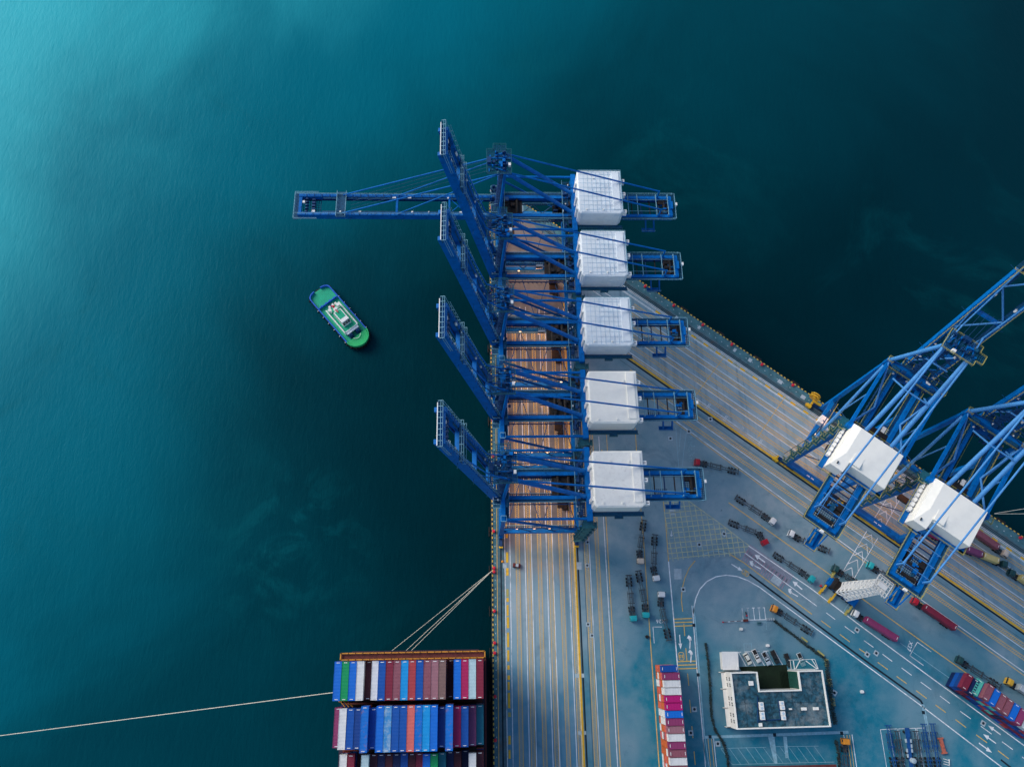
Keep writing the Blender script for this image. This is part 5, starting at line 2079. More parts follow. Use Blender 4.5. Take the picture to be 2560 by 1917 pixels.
# dark empty trailers standing in the quay lane
for v, lab in ((728, "dark empty trailer in the quay lane under the third crane"), (890, "dark empty trailer in the quay lane between third and fourth cranes"),
               (1068, "dark empty trailer in the quay lane between fourth and fifth cranes"), (1262, "dark vehicle end in the quay lane below the nearest crane's girder")):
    q = P({728: 1387, 890: 1395, 1068: 1400, 1262: 1412}[v], v)
    r = empty('parked_trailer', (q.x, q.y, .02), math.pi / 2, lab, 'trailer', "dark trailers in the quay lane")
    m = MB()
    L = 8.0 if v != 1262 else 5
    m.bx(-L / 2, L / 2, -1.0, 1.0, 1.0, 1.4)
    m.bx(-L / 2 + .6, L / 2 - .6, -.6, .6, 1.4, 1.9)
    m.bx(L / 2 - 1.6, L / 2, -1.2, 1.2, .9, 2.4)
    m.bx(-L / 2, -L / 2 + .5, -1.25, 1.25, .8, 1.5)
    m.build('trailer_bed', M['dark'], r)
    for x in (-L / 2 + 1.2, -L / 2 + 2.5, L / 2 - 1.4):
        wheels(r, x, 1.25)

# small tow tractor on the west lanes
q = P(1291, 1413.5)
r = empty('tow_tractor', (q.x, q.y, .02), R_(172), "small dark red tow tractor with pale roof on the west quay lanes", 'vehicle')
m = MB()
m.bx(-1.6, 1.5, -.8, .8, .4, 1.0)
m.bx(.4, 1.5, -.7, .7, 1.0, 1.35)
m.build('body', cab_mat('dull_red', (0.14, 0.03, 0.03)), r, bevel=.08)
m = MB()
m.bx(-.75, .35, -.6, .6, 1.85, 1.95)
for sx in (-.7, .3):
    for sy in (-.55, .55):
        m.beam((sx, sy, 1.0), (sx, sy, 1.9), .08)
m.build('canopy_roof', M['patch'], r)
for sx in (-1, 1):
    wheels(r, sx * 1.0, .9, .4, .25)

# ------------------------------------------------------------------ parked skeletal trailers (south-east bays)
for k, (ax_, ay_, bx_, by_, col, lab) in enumerate((
        (480, 225, 625, 1060, 'frame_blue', "blue skeletal trailer in the leftmost marked bay"),
        (640, 330, 760, 1060, 'frame', "dark rusty skeletal trailer beside the leftmost blue one"),
        (985, 330, 1090, 1060, 'frame', "dark skeletal trailer between the blue flatbed and blue skeletals"),
        (1132, 200, 1265, 1060, 'frame_blue', "blue skeletal trailer left of the salmon beam's neighbour"),
        (1292, 195, 1425, 1060, 'frame_blue', "blue skeletal trailer next to the salmon spreader beam"))):
    a, c = P(*TB(ax_, ay_)), P(*TB(bx_, by_))
    d = a - c
    r = empty('skeletal_trailer', (a.x, a.y, .02), math.atan2(d.y, d.x), lab, 'trailer', "trailers parked in marked bays")
    t = skeletal(r, d.length, M[col], 0, -1.2)
    m = MB()
    for x in (-3.2, -6.0, -9.6, -12.8):
        for sy in (-1, 1):
            m.bx(x - .28, x + .28, sy * 1.28 - .11, sy * 1.28 + .11, 1.3, 1.66)
    m.build('corner_lock', M['frame'], r)
a, c = P(*TB(830, 275)), P(*TB(925, 1060))
d = a - c
r = empty('flatbed_trailer', (a.x, a.y, .02), math.atan2(d.y, d.x), "blue flatbed trailer carrying grey blocks and a pale round tank", 'trailer')
m = MB()
m.bx(-d.length, 0, -.65, .65, .9, 1.3)
m.bx(-3.4, 0, -.85, .85, 1.3, 1.5)
m.build('trailer_bed', M['frame_blue'], r)
for x in (-1.5, -9, -10.4):
    wheels(r, x, 1.22)
for k, (x, sy) in enumerate(((-4.6, -1), (-4.6, 1), (-6.4, -1), (-8, 1), (-8, -1), (-9.8, 1))):
    m = MB()
    m.bx(-.65, .65, -.28, .28, 0, .5)
    o = m.build('grey_block', M['patch'], None, bevel=.05)
    q = Matrix.Rotation(r.rotation_euler.z, 3, 'Z') @ Vector((x, sy * .95, 0))
    o.location = (a.x + q.x, a.y + q.y, 1.0)
    o.rotation_euler = r.rotation_euler
    tag(o, "grey block strapped beside the spine of the blue flatbed trailer", 'block', "grey blocks on the flatbed")
q = P(*TB(925, 875))
m = MB()
m.tube((0, 0, 0), (0, 0, 1.5), .95, 18)
m.tube((0, 0, 1.5), (0, 0, 1.7), .95, 18, r2=.4)
o = tag(m.build('water_tank', M['patch']), "pale round tank standing on the blue flatbed trailer", 'tank')
o.location = (q.x, q.y, 1.32)
# salmon spreader beam
a, c = P(*TB(1460, 460)), P(*TB(1540, 755))
d = c - a
m = MB()
L = d.length
m.bx(0, L, -.62, .62, .3, 1.0)
m.bx(0, .5, -1.0, 1.0, .1, 1.05)
m.bx(L - .5, L, -1.0, 1.0, .1, 1.05)
m.bx(L * .45, L * .6, -.35, .3, 1.0, 1.5)
o = tag(m.build('spreader_beam', M['spreader']), "salmon red lifting beam lying on the ground beside the blue trailers", 'lifting beam')
o.location = (a.x, a.y, .02)
o.rotation_euler = (0, 0, math.atan2(d.y, d.x))
# white frame by the right-most trailer
q = P(*TB(1575, 915))
m = MB()
for k in range(3):
    m.beam((-.1 + k * .25, -1 + k * .85, .5), (2.0 + k * .1, -1.6 + k * .85, .5), .2)
m.beam((1.9, -1.8, .5), (2.4, .5, .5), .2)
for x, y in ((0, -1), (2, -1.6), (2.3, .4), (.4, .7)):
    m.beam((x, y, 0), (x, y, .5), .16)
o = tag(m.build('barrier_frame', M['white']), "small white metal frame standing right of the parked trailers", 'barrier')
o.location = (q.x - 1, q.y + .5, .02)

# ------------------------------------------------------------------ mobile lattice crane
zg = Z(10.05, 2040, 1380)
base = P(*zg(600, 1010))
r = empty('mobile_lattice_crane', (base.x, base.y, .02), R_(-42), "white lattice tower crane on a blue wheeled carrier with yellow outriggers", 'crane')
m = MB()
m.cur = 0
m.bx(-7, 7, -1.7, 1.7, 1.1, 2.2)
m.bx(-6.6, -4.2, -1.6, 1.6, 2.2, 3.4)
m.bx(2.5, 6.5, -1.6, 1.6, 2.2, 3.0)
m.build('carrier', M['blue'], r, bevel=.05)
for k in range(7):
    wheels(r, -6 + 2 * k, 1.75, .75, .6)
for k, (ox, oy) in enumerate(((-6.3, -5), (-6.3, 5), (-1.5, -5.4), (6.3, -5), (6.3, 5), (2.5, 5.6))):
    m = MB()
    m.beam((ox, oy * .3, 1.3), (ox, oy, 1.2), .6)
    m.tube((ox, oy, .2), (ox, oy, 1.4), .22, 8)
    m.bx(ox - .5, ox + .5, oy - 1.3, oy + 1.3, .0, .25)
    m.build('outrigger', M['rail_yellow'] if k % 2 else M['bright_yellow'], r)
m = MB()
m.tube((0, 0, 2.2), (0, 0, 3.2), 1.9, 20)
m.bx(-4.8, 1.5, -2.2, 2.2, 3.2, 4.4)
m.bx(-5.6, -4.4, -2.4, 2.4, 3.0, 5.2)
m.build('turntable', M['dark'], r)
m = MB()
hw0, hw1, zt0, zt1 = 2.6, 1.8, 4.4, 33.0
n = 9


def cn(z, sx, sy):
    t = (z - zt0) / (zt1 - zt0)
    h = hw0 + (hw1 - hw0) * t
    return (sx * h, sy * h, z)


for sx in (-1, 1):
    for sy in (-1, 1):
        m.tube(cn(zt0, sx, sy), cn(zt1, sx, sy), .17, 6)
        m.tube((sx * .8, sy * .8, 3.3), cn(zt0 + 3, sx, sy), .16, 6)
for k in range(n):
    z0, z1 = zt0 + (zt1 - zt0) * k / n, zt0 + (zt1 - zt0) * (k + 1) / n
    cs = [(-1, -1), (1, -1), (1, 1), (-1, 1)]
    for i in range(4):
        a, b = cs[i], cs[(i + 1) % 4]
        m.beam(cn(z1, *a), cn(z1, *b), .36)
        m.beam(cn(z0, *a), cn(z1, *b), .36)
        m.beam(cn(z0, *b), cn(z1, *a), .36)
    m.beam(cn(z1, -1, -1), cn(z1, 1, 1), .3)
    m.beam(cn(z1, 1, -1), cn(z1, -1, 1), .3)
m.build('lattice_tower', M['white'], r)
m = MB()
zh = 33.0
for k in range(5):
    m.bx(-2.6 + k * 1.15, -2.3 + k * 1.15, -3.2, 3.2, zh + (k % 2) * .3, zh + .3 + (k % 2) * .3)
for k in range(5):
    m.bx(-2.9, 2.9, -2.9 + k * 1.4, -2.65 + k * 1.4, zh + .6, zh + .85)
m.rail([(-2.9, -3.2, zh + .7), (2.9, -3.2, zh + .7), (2.9, 3.2, zh + .7), (-2.9, 3.2, zh + .7), (-2.9, -3.2, zh + .7)], t=.13, step=1.1)
m.bx(-1.5, 1.8, -.9, .9, zh + .8, zh + 1.5)
m.build('tower_head', M['white'], r)
m = MB()
m.tube((-7.6, -3.2, .0), (-7.6, -3.2, .9), .4, 10)
m.build('warning_lamp', M['red'], r)

# ------------------------------------------------------------------ harbour office
ZB = 10.4
bz = Z(6.9125, 1780, 1620)
cs = {k: P(*bz(*v), ZB) for k, v in dict(nw=(350, 418), n1=(790, 398), i1=(822, 730), i2=(1530, 715), n2=(1488, 400), ne=(1935, 372), se=(2062, 1355), sw=(432, 1402)).items()}
# building axes from the long south wall
d = (cs['se'] - cs['sw'])
brz = math.atan2(d.y, d.x)
inv = Matrix.Rotation(-brz, 3, 'Z')
org = Vector((cs['sw'].x, cs['sw'].y, 0))
lc = {k: inv @ (v - Vector((org.x, org.y, v.z))) for k, v in cs.items()}
Wd = lc['se'].x
Hn = (lc['nw'].y + lc['ne'].y) / 2
xn1, xn2 = (lc['n1'].x + lc['i1'].x) / 2, (lc['n2'].x + lc['i2'].x) / 2
yn_ = (lc['i1'].y + lc['i2'].y) / 2
r = empty('harbour_office', (org.x, org.y, .02), brz, "white three-storey office building with a U-shaped weathered flat roof", 'building')
foot = [(0, 0), (Wd, 0), (Wd, Hn), (xn2, Hn), (xn2, yn_), (xn1, yn_), (xn1, Hn), (0, Hn)]
m = MB()
m.prism(foot, 0, ZB - .75)
pw = .45


def wallrun(m, a, b, z0, z1, t=pw):
    a, b = Vector(a), Vector(b)
    dd = (b - a).normalized()
    s = Vector((-dd.y, dd.x))
    p = [a, b, b + s * t, a + s * t]
    m.prism([tuple(x) for x in p], z0, z1)


# parapet
par = MB()
par.bx(0, Wd, 0, pw, ZB - .75, ZB)
par.bx(Wd - pw, Wd, pw, Hn, ZB - .75, ZB)
par.bx(0, pw, pw, Hn, ZB - .75, ZB)
par.bx(pw, xn1, Hn - pw, Hn, ZB - .75, ZB)
par.bx(xn2, Wd - pw, Hn - pw, Hn, ZB - .75, ZB)
par.bx(xn1 - pw, xn1, yn_ - pw, Hn - pw, ZB - .75, ZB)
par.bx(xn2, xn2 + pw, yn_ - pw, Hn - pw, ZB - .75, ZB)
par.bx(xn1, xn2, yn_ - pw, yn_, ZB - .75, ZB)
wallo = m.build('wall', M['cream'], r)
par.build('parapet', M['house_white'], r)
M['roof'] = mat("weathered_roof", (0.018, 0.085, 0.125), 0.85, var=0.8, scale=0.8, dirt=(0.24, 0.29, 0.30), dirt_amt=0.7, dirt_scale=0.16)
rf = MB()
zr = ZB - .735
for x0, x1, y0, y1 in ((pw, Wd - pw, pw, yn_ - pw), (pw, xn1 - pw, yn_ - pw, Hn - pw), (xn2 + pw, Wd - pw, yn_ - pw, Hn - pw)):
    rf.flat([(x0, y0), (x1, y0), (x1, y1), (x0, y1)], zr)
roof = rf.build('roof', M['roof'], r)
m = MB()
for x in (4.5, 9.3, 14.2, 18.8, 22.7):
    m.bx(x - .05, x + .05, pw, yn_ - pw, zr + .005, zr + .03)
m.bx(pw, Wd - pw, 8.6, 8.7, zr + .005, zr + .028)
m.build('roof_joint', M['groove'], roof)


def loc(x, y, z=ZB):
    v = inv @ (P(*bz(x, y), z) - Vector((org.x, org.y, z)))
    return v.x, v.y


for cx, cy in ((848, 998), (865, 1160)):
    x, y = loc(cx, cy)
    m = MB()
    m.cur = 0
    m.bx(x - .75, x + .75, y - 1.4, y + 1.4, zr + .3, ZB + .9)
    m.cur = 1
    for sy in (-.65, .65):
        m.tube((x, y + sy, ZB + .9), (x, y + sy, ZB + .93), .5, 14)
    m.cur = 2
    m.bx(x - .6, x - .3, y - 1.2, y + 1.2, zr, zr + .3)
    m.build('air_conditioner', [M['white'], M['seam'], M['dark']], r)
for cx, cy in ((1200, 945), (1214, 1022), (1222, 1120), (1234, 1198)):
    x, y = loc(cx, cy)
    m = MB()
    m.cur = 0
    m.bx(x - .75, x + .7, y - .72, y + .72, zr + .3, ZB + .8)
    m.cur = 1
    m.tube((x, y, ZB + .8), (x, y, ZB + .83), .45, 14)
    m.build('air_conditioner', [M['white'], M['seam']], r)
for cx, cy, sx, sy in ((680, 603, .85, .8), (1362, 1047, .5, .25), (1595, 1045, 1.0, .5), (1803, 1040, 1.0, .5), (845, 1320, .6, .6)):
    x, y = loc(cx, cy)
    m = MB()
    m.bx(x - sx, x + sx, y - sy, y + sy, zr, ZB - .1)
    m.build('roof_box', M['house_worn'], r)
m = MB()
for a, b in (((790, 830), (800, 1290)), ((820, 1250), (1180, 1225)), ((1150, 890), (1190, 1225))):
    pa, pb = loc(*a), loc(*b)
    m.beam((*pa, zr + .35), (*pb, zr + .35), .28)
m.build('roof_pipe', M['navy'], r)
# facade detail: balconies/corridors and windows on the west side
fh = (ZB - .75) / 3
for k in (1, 2):
    m = MB()
    m.bx(-1.5, 0, 0, Hn, k * fh - .15, k * fh)
    m.build('balcony_slab', M['cream'], r) if k == 1 else None
for yk in (0, Hn * .34, Hn * .68, Hn - .25):
    m = MB()
    m.bx(-1.5, -.002, yk, yk + .25, 0, fh)
    m.build('partition_wall', M['cream'], r)
for yk in (.13, .24, .43, .53, .77, .88):
    for k in (1, 2):
        yc = Hn * yk
        m = MB()
        m.cur = 0
        m.bx(-.05, .03, yc - .62, yc + .62, k * fh + 1.0, k * fh + 2.2)
        m.cur = 1
        m.bx(-.07, .02, yc - .07, yc + .07, k * fh + 1.0, k * fh + 2.2)
        m.build('window', [M['glass'], M['cream']], r)
for xk in [1.8 + 2.9 * i for i in range(8)]:
    for k in (0, 1, 2):
        m = MB()
        m.bx(xk, xk + 1.5, -.04, .02, k * fh + 1.0, k * fh + 2.3)
        m.build('window', M['glass'], r)
for k in (1, 2):
    for xk in (1.2, 4.0):
        m = MB()
        m.bx(xk, xk + 1.5, Hn - .02, Hn + .04, k * fh + 1.0, k * fh + 2.2)
        m.build('window', M['glass'], r)
# court lawn
a, b, c, e = (org + (Matrix.Rotation(brz, 3, 'Z') @ Vector((x, y, 0))) for x, y in ((xn1 + .05, yn_ + .05), (xn2 - .05, yn_ + .05), (xn2 - .05, Hn + 2.0), (xn1 - 3.5, Hn + 1.6)))
m = MB()
m.flat([a[:2], b[:2], c[:2], e[:2]], .05)
struct(m.build('lawn', M['lawn']))
rr = Matrix.Rotation(brz, 3, 'Z')
m = MB()
for k in range(6):
    m.beam((xn2 - 3.4 + k * .55, yn_ + .3, .4), (xn2 - 3.4 + k * .55, Hn - .3, .4), .16)
m.bx(xn2 - 3.6, xn2 - .05, yn_ + .2, yn_ + .35, 0, .8)
m.build('court_trellis', M['lawn'], r)
M['trellis'] = mat("green_trellis", (0.006, 0.075, 0.055), 0.8, var=0.5, scale=1.2)
m = MB()
k = yn_ + .3
while k < Hn - .5:
    m.bx(xn2 - .14, xn2 - .02, k, k + .42, .3, ZB - 1.1)
    k += .55
m.bx(xn2 - .10, xn2 - .03, yn_ + .2, Hn - .4, .3, ZB - 1.2)
m.build('green_screen', M['trellis'], r)
# entrance canopy with white struts
m = MB()
pts = [P(*BZ(1295, 1165)), P(*BZ(1715, 1150)), P(*BZ(1780, 1318)), P(*BZ(1315, 1322))]
cpo = MB()
for i in range(4):
    p, q = pts[i], pts[(i + 1) % 4]
    cpo.beam((p.x, p.y, 3.0), (q.x, q.y, 3.0), .16)
    cpo.beam((p.x, p.y, 0), (p.x, p.y, 3.0), .14)
for a, b in (((1350, 1175), (1370, 1318)), ((1465, 1170), (1390, 1315)), ((1565, 1180), (1760, 1320)), ((1665, 1155), (1770, 1315))):
    p, q = P(*BZ(*a)), P(*BZ(*b))
    cpo.beam((p.x, p.y, 3.05), (q.x, q.y, 3.05), .28)
can = empty('entrance_canopy', (pts[3].x, pts[3].y, .02), 0, "open canopy frame with white diagonal struts north of the office's right wing", 'canopy')
o = cpo.build('canopy_frame', M['white'], can)
o.location = (-pts[3].x, -pts[3].y, 0)
m = MB()
m.add([(p.x, p.y, 2.95) for p in pts], [(3, 2, 1, 0)])
gm = mat("teal_canopy_sheet", (0.02, 0.22, 0.28), 0.4, var=0.15)
gm.node_tree.nodes["Principled BSDF"].inputs["Alpha"].default_value = 0.45
o = m.build('canopy_sheet', gm, can)
o.location = (-pts[3].x, -pts[3].y, 0)
# corrugated white shed
pts = [P(*BZ(163, 1022), 3.4), P(*BZ(447, 1022), 3.4), P(*BZ(468, 1337), 3.4), P(*BZ(187, 1340), 3.4)]
sh = empty('corrugated_shed', (pts[3].x, pts[3].y, .02), 0, "low shed with white corrugated roof at the office's north-west corner", 'shed')
m = MB()
n = 22
vs, fs = [], []
for i in range(n + 1):
    t = i / n
    a, b = pts[0].lerp(pts[1], t), pts[3].lerp(pts[2], t)
    dz = .06 if i % 2 else 0
    vs += [(a.x, a.y, 3.4 + dz), (b.x, b.y, 3.25 + dz)]
for i in range(n):
    fs.append((2 * i, 2 * i + 1, 2 * i + 3, 2 * i + 2))
m.add(vs, fs)
o = m.build('roof', M['white'], sh)
o.location = (-pts[3].x, -pts[3].y, 0)
m = MB()
ctr = sum((p for p in pts), Vector()) / 4
m.prism([tuple((ctr + (p - ctr) * .93)[:2]) for p in pts], 0, 3.1)
o = m.build('wall', M['cream'], sh)
o.location = (-pts[3].x, -pts[3].y, 0)

# ------------------------------------------------------------------ cars
def car(front, back, col, label, pickup=False, cat='car', bed=None):
    a, b = P(*front), P(*back)
    d = a - b
    c = (a + b) / 2
    r = empty('pickup_truck' if pickup else 'parked_car', (c.x, c.y, .03), math.atan2(d.y, d.x), label, cat, "vehicles parked by the office")
    cm = cab_mat(label.split()[0] + '_' + label.split()[1], col)
    L = 4.6 if not pickup else 5.2
    w = .92
    m = MB()
    if pickup:
        prof = [(-L / 2, .45), (-L / 2, 1.1), (-L * .02, 1.1), (L * .30, 1.05), (L * .48, .9), (L / 2, .7), (L / 2, .4)]
    else:
        prof = [(-L / 2, .45), (-L / 2, .9), (-L * .40, 1.0), (L * .22, .98), (L * .46, .82), (L / 2, .62), (L / 2, .4)]
    n = len(prof)
    vs = [(x, -w, z) for x, z in prof] + [(x, w, z) for x, z in prof]
    fs = [tuple(range(n))[::-1], tuple(range(n, 2 * n))] + [(k, (k + 1) % n, n + (k + 1) % n, n + k) for k in range(n)]
    m.add(vs, fs)
    m.build('body', cm, r, bevel=.12)
    m = MB()
    x0, x1 = (-.5, 1.2) if pickup else (-1.75, 1.15)
    vs = []
    for z, i0, i1, ww in ((.98, x0, x1, .84), (1.5, x0 + .45, x1 - .75, .66)):
        vs += [(i0, -ww, z), (i1, -ww, z), (i1, ww, z), (i0, ww, z)]
    m.add(vs, [(0, 1, 5, 4), (1, 2, 6, 5), (2, 3, 7, 6), (3, 0, 4, 7)])
    m.build('window', M['glass'], r)
    m = MB()
    m.bx(x0 + .40, x1 - .7, -.67, .67, 1.49, 1.56)
    m.build('roof', cm, r, bevel=.03)
    if pickup:
        m = MB()
        m.bx(-L / 2 + .18, -.62, -.72, .72, 1.09, 1.12)
        m.build('cargo_bed', M['dark'], r)
    for x in (-1.4, 1.4):
        wheels(r, x, .93, .34, .22)


car(BZ(655, 1240), BZ(550, 1050), (0.80, 0.80, 0.70), "white sedan with blue rear window in the leftmost slanted bay")
car(BZ(810, 1205), BZ(700, 990), (0.78, 0.78, 0.76), "white pickup with loaded dark bed in the second slanted bay", True, 'pickup')
car(BZ(975, 1240), BZ(870, 1045), (0.50, 0.60, 0.68), "silver blue pickup carrying a red load in the third slanted bay", True, 'pickup')
car(BZ(1120, 1210), BZ(1030, 1020), (0.020, 0.028, 0.032), "black pickup in the rightmost slanted bay", True, 'pickup')
car(BZ(1320, 1240), BZ(1270, 1100), (0.03, 0.05, 0.055), "dark pickup tail beside the canopy's left corner", True, 'pickup')
car(BZ(1560, 1240), BZ(1485, 1075), (0.55, 0.66, 0.70), "pale pickup half under the glass canopy", True, 'pickup')

# motorcycle in the four-bay lot
q = P(*BZ(580, 380))
r = empty('motorcycle', (q.x, q.y, .03), R_(95), "motorcycle with red box parked in the left white bay", 'motorcycle')
m = MB()
m.tube((-.7, -.06, .33), (-.7, .06, .33), .33, 14)
m.tube((.7, -.06, .33), (.7, .06, .33), .33, 14)
m.bx(-.6, .55, -.14, .14, .4, .75)
m.bx(.5, .6, -.4, .4, .95, 1.0)
m.build('body', M['dark'], r)
m = MB()
m.bx(-.75, -.25, -.25, .25, .8, 1.2)
m.build('luggage_box', M['red'], r)
# red and white gate arm with concrete footing
a, b = P(*BZ(185, 515)), P(*BZ(560, 487))
r = empty('gate_barrier', (b.x, b.y, .02), math.atan2((a - b).y, (a - b).x), "long red and white gate arm left of the four white bays", 'gate barrier')
L = (a - b).length
m = MB()
for k in range(10):
    m.cur = 0 if k % 3 != 1 else 1
    m.bx(L * k / 10, L * (k + 1) / 10, -.09, .09, .9, 1.1)
m.build('barrier_arm', [M['rust_brown'], M['white']], r)
m = MB()
m.bx(-1.2, .6, -.5, .5, 0, 1.1)
m.build('barrier_post', M['rust_brown'], r)
m = MB()
m.tube((L, 0, 0), (L, 0, 1.0), .25, 10)
m.build('arm_rest', M['red'], r)
a = P(*BZ(1000, 463))
m = MB()
for k in range(4):
    m.bx(-1.7 + k * .95, -1.3 + k * .95, -.5, .5, 0, .8)
m.bx(-1.8, 1.8, -.1, .1, .35, .55)
o = tag(m.build('concrete_barrier', M['patch']), "short row of pale posts right of the four white bays", 'barrier')
o.location = (a.x, a.y, .02)
m = MB()
m.bx(-.8, .8, -.5, .5, 0, .5)
m.bx(-.8, .8, .4, .55, .5, 1.0)
o = tag(m.build('park_bench', M['apron']), "dark bench below the four white bays", 'bench')
q = P(*BZ(810, 540))
o.location = (q.x, q.y, .02)


# ------------------------------------------------------------------ hedges with guard rails
def hedge(px, label, wd=1.5, h=1.3):
    pts = [P(*p) for p in px]
    c = pts[0]
    r = empty('clipped_hedge', (c.x, c.y, .02), 0, label, 'hedge', "low dark hedges around the office")
    m = MB()
    for a, b in zip(pts, pts[1:]):
        d = b - a
        n = int(d.length * 42)
        u = d.normalized()
        s = Vector((-u.y, u.x, 0))
        for k in range(n):
            q = a + d * random.random() + s * random.gauss(0, wd * .28) - c
            z = random.uniform(.1, h)
            e = Euler((random.uniform(-.9, .9), random.uniform(-.9, .9), random.uniform(0, 6.28))).to_matrix()
            sz = random.uniform(.10, .28)
            m.add([Vector((q.x, q.y, z)) + e @ Vector(v) * sz for v in ((-1, -.6, 0), (1, -.6, 0), (1, .6, 0), (-1, .6, 0))], [(0, 1, 2, 3)])
    m.build('foliage', M['hedge'], r)
    return r


hz = Z(3.68, 1600, 1467)
hedge([hz(600, 515), hz(625, 700), hz(640, 900), hz(655, 1180), hz(690, 1320)], "long low dark hedge west of the office, parallel to the road", .7, .9)
hedge([hz(690, 1320), hz(760, 1420), hz(800, 1560), hz(808, 1656), hz(812, 1800)], "dark hedge along the left side of the lower car park", .8, .9)
hedge([hz(1230, 310), hz(1400, 435), hz(1540, 545), hz(1700, 660)], "diagonal dark hedge north-east of the office, with yellow rails", .9, .9)
hedge([hz(1705, 665), hz(1725, 830), hz(1755, 1050), hz(1785, 1260)], "dark hedge along the office's east wall", 1.7)
hedge([hz(1790, 1400), hz(1815, 1500), hz(1828, 1640), hz(1835, 1800)], "dark hedge at the right side of the lower car park", .9)
for i, (a, b) in enumerate((((1478, 462), (1532, 505)), ((1625, 583), (1685, 632)))):
    p, q = P(*hz(*a)), P(*hz(*b))
    m = MB()
    d = q - p
    m.beam((0, 0, .9), (d.x, d.y, .9), .6, .35)
    for t in (.1, .5, .9):
        m.beam((d.x * t, d.y * t, 0), (d.x * t, d.y * t, .8), .18)
    o = tag(m.build('guard_rail', M['rail_yellow']), ["yellow guard rail over the diagonal hedge, nearer the orange truck", "yellow guard rail over the diagonal hedge, nearer the office corner"][i], 'guard rail', "yellow rails on the diagonal hedge")
    o.location = (p.x, p.y, .02)
for i, (x, y) in enumerate(((1712, 695), (1742, 875), (1770, 1055), (1790, 1215))):
    q = P(*hz(x, y))
    m = MB()
    for k in range(5):
        m.bx(-.8, .8, -1.4 + k * .6, -1.15 + k * .6, .5, .75)
    m.beam((0, -1.5, .3), (0, 1.5, .3), .2)
    m.beam((0, -1.5, 0), (0, -1.5, .6), .2)
    m.beam((0, 1.5, 0), (0, 1.5, .6), .2)
    o = tag(m.build('slatted_rack', M['rail_yellow'] if i < 3 else M['apron']), f"small slatted rack beside the office's east hedge, {ORD[i]} from the north", 'rack', "racks beside the east hedge")
    o.location = (q.x, q.y, .02)
# lower car park canopy (dark roof at the bottom edge) with lamp brackets
p, q = P(*BT(400, 372), 3), P(*BT(1760, 340), 3)
d = q - p
r = empty('carport', (p.x, p.y, .02), math.atan2(d.y, d.x), "long dark carport roof at the bottom edge below the slanted bays", 'carport')
m = MB()
m.bx(0, d.length, -5.5, -.3, 2.9, 3.1)
for k in range(8):
    x = d.length * (k + .3) / 8
    m.beam((x, -5, 0), (x, -5, 2.9), .2)
m.build('roof', M['rust_brown'], r)
for k in range(9):
    m = MB()
    x = 1 + k * d.length / 9.2
    m.beam((x, -1.2, 3.15), (x + 1.1, -1.8, 3.2), .16)
    m.build('bracket', M['white'], r)

# ------------------------------------------------------------------ bollards
def bollard(loc, label, col='red', sc=1.0):
    m = MB()
    m.tube((0, 0, 0), (0, 0, .25), .62 * sc, 14)
    m.tube((0, 0, .25), (0, 0, .65), .40 * sc, 14)
    m.tube((0, 0, .65), (0, 0, .95), .62 * sc, 14)
    m.tube((0, 0, .95), (0, 0, 1.05), .62 * sc, 14, r2=.4 * sc)
    o = tag(m.build('mooring_bollard', M[col]), label, 'bollard', "red mooring bollards along the quay edges")
    o.location = loc
    return o


wb = [(1226, 521, 'yellow cope at the pier tip'), (1226.5, 726, ''), (1228.5, 884, ''), (1229, 1052, ''), (1230, 1141, ''), (1232, 1328, ''), (1234, 1419.5, ''), (1232.5, 1429, ''), (1234, 1527, ''), (1235, 1606.5, ''),
      (1235.5, 1631.5, ''), (1237.5, 1740, ''), (1238, 1849, '')]
for i, (u, v, t) in enumerate(wb):
    q = P(u, v)
    bollard((max(q.x, 4.4), q.y, .014), f"red mooring bollard on the west quay edge, {ORD[i]} from the pier tip")
for i, (u, v) in enumerate(((1614, 715), (1686, 762), (1759.5, 809), (1832, 858), (1907, 908), (1984, 959.5), (2551, 1342))):
    q = P(u, v)
    s = (Vector((q.x, q.y)) - E0).dot(SV)
    bollard(RP(1.3, s, .014), f"red mooring bollard on the north-east quay edge, {ORD[i]} from the pier tip")
# fenders on both quay faces
k = 0
for v in (870, 1052, 1141, 1328, 1425, 1527, 1631, 1740):
    q = P(1229, v)
    m = MB()
    m.bx(-1.25, -.95, -1.9, 1.9, -3.4, -.3)
    m.bx(-.95, .0, -.4, .4, -2.6, -1.2)
    o = tag(m.build('quay_fender', M['dark']), f"dark fender panel on the west quay face, {ORD[k]} from the north", 'fender', "fender panels on the west quay face")
    o.location = (QX, q.y, 0)
    k += 1
for k, s in enumerate((-20, 0, 20, 40, 122, 142)):
    m = MB()
    m.bx(-1.9, 1.9, .0 - 1.25 + 1.25, 1.25, -3.4, -.3)
    o = tag(m.build('quay_fender', M['dark']), f"dark fender panel on the north-east quay face, {ORD[k]} from the tip", 'fender', "fender panels on the north-east quay face")
    q = RP(0, s)
    o.location = (q.x, q.y, 0)
    o.rotation_euler = (0, 0, math.atan2(SV.y, SV.x))
# small white studs along the aprons
m = MB()
y = -100
while y < 190:
    m.box((4.9, y, .06), (.28, .5, .08))
    y += 3.4
s = -60
while s < 160:
    q = RP(2.9, s, .06)
    m.box(q, (.5, .3, .08), math.atan2(SV.y, SV.x))
    s += 3.3
struct(m.build('apron_stud', M['patch']))
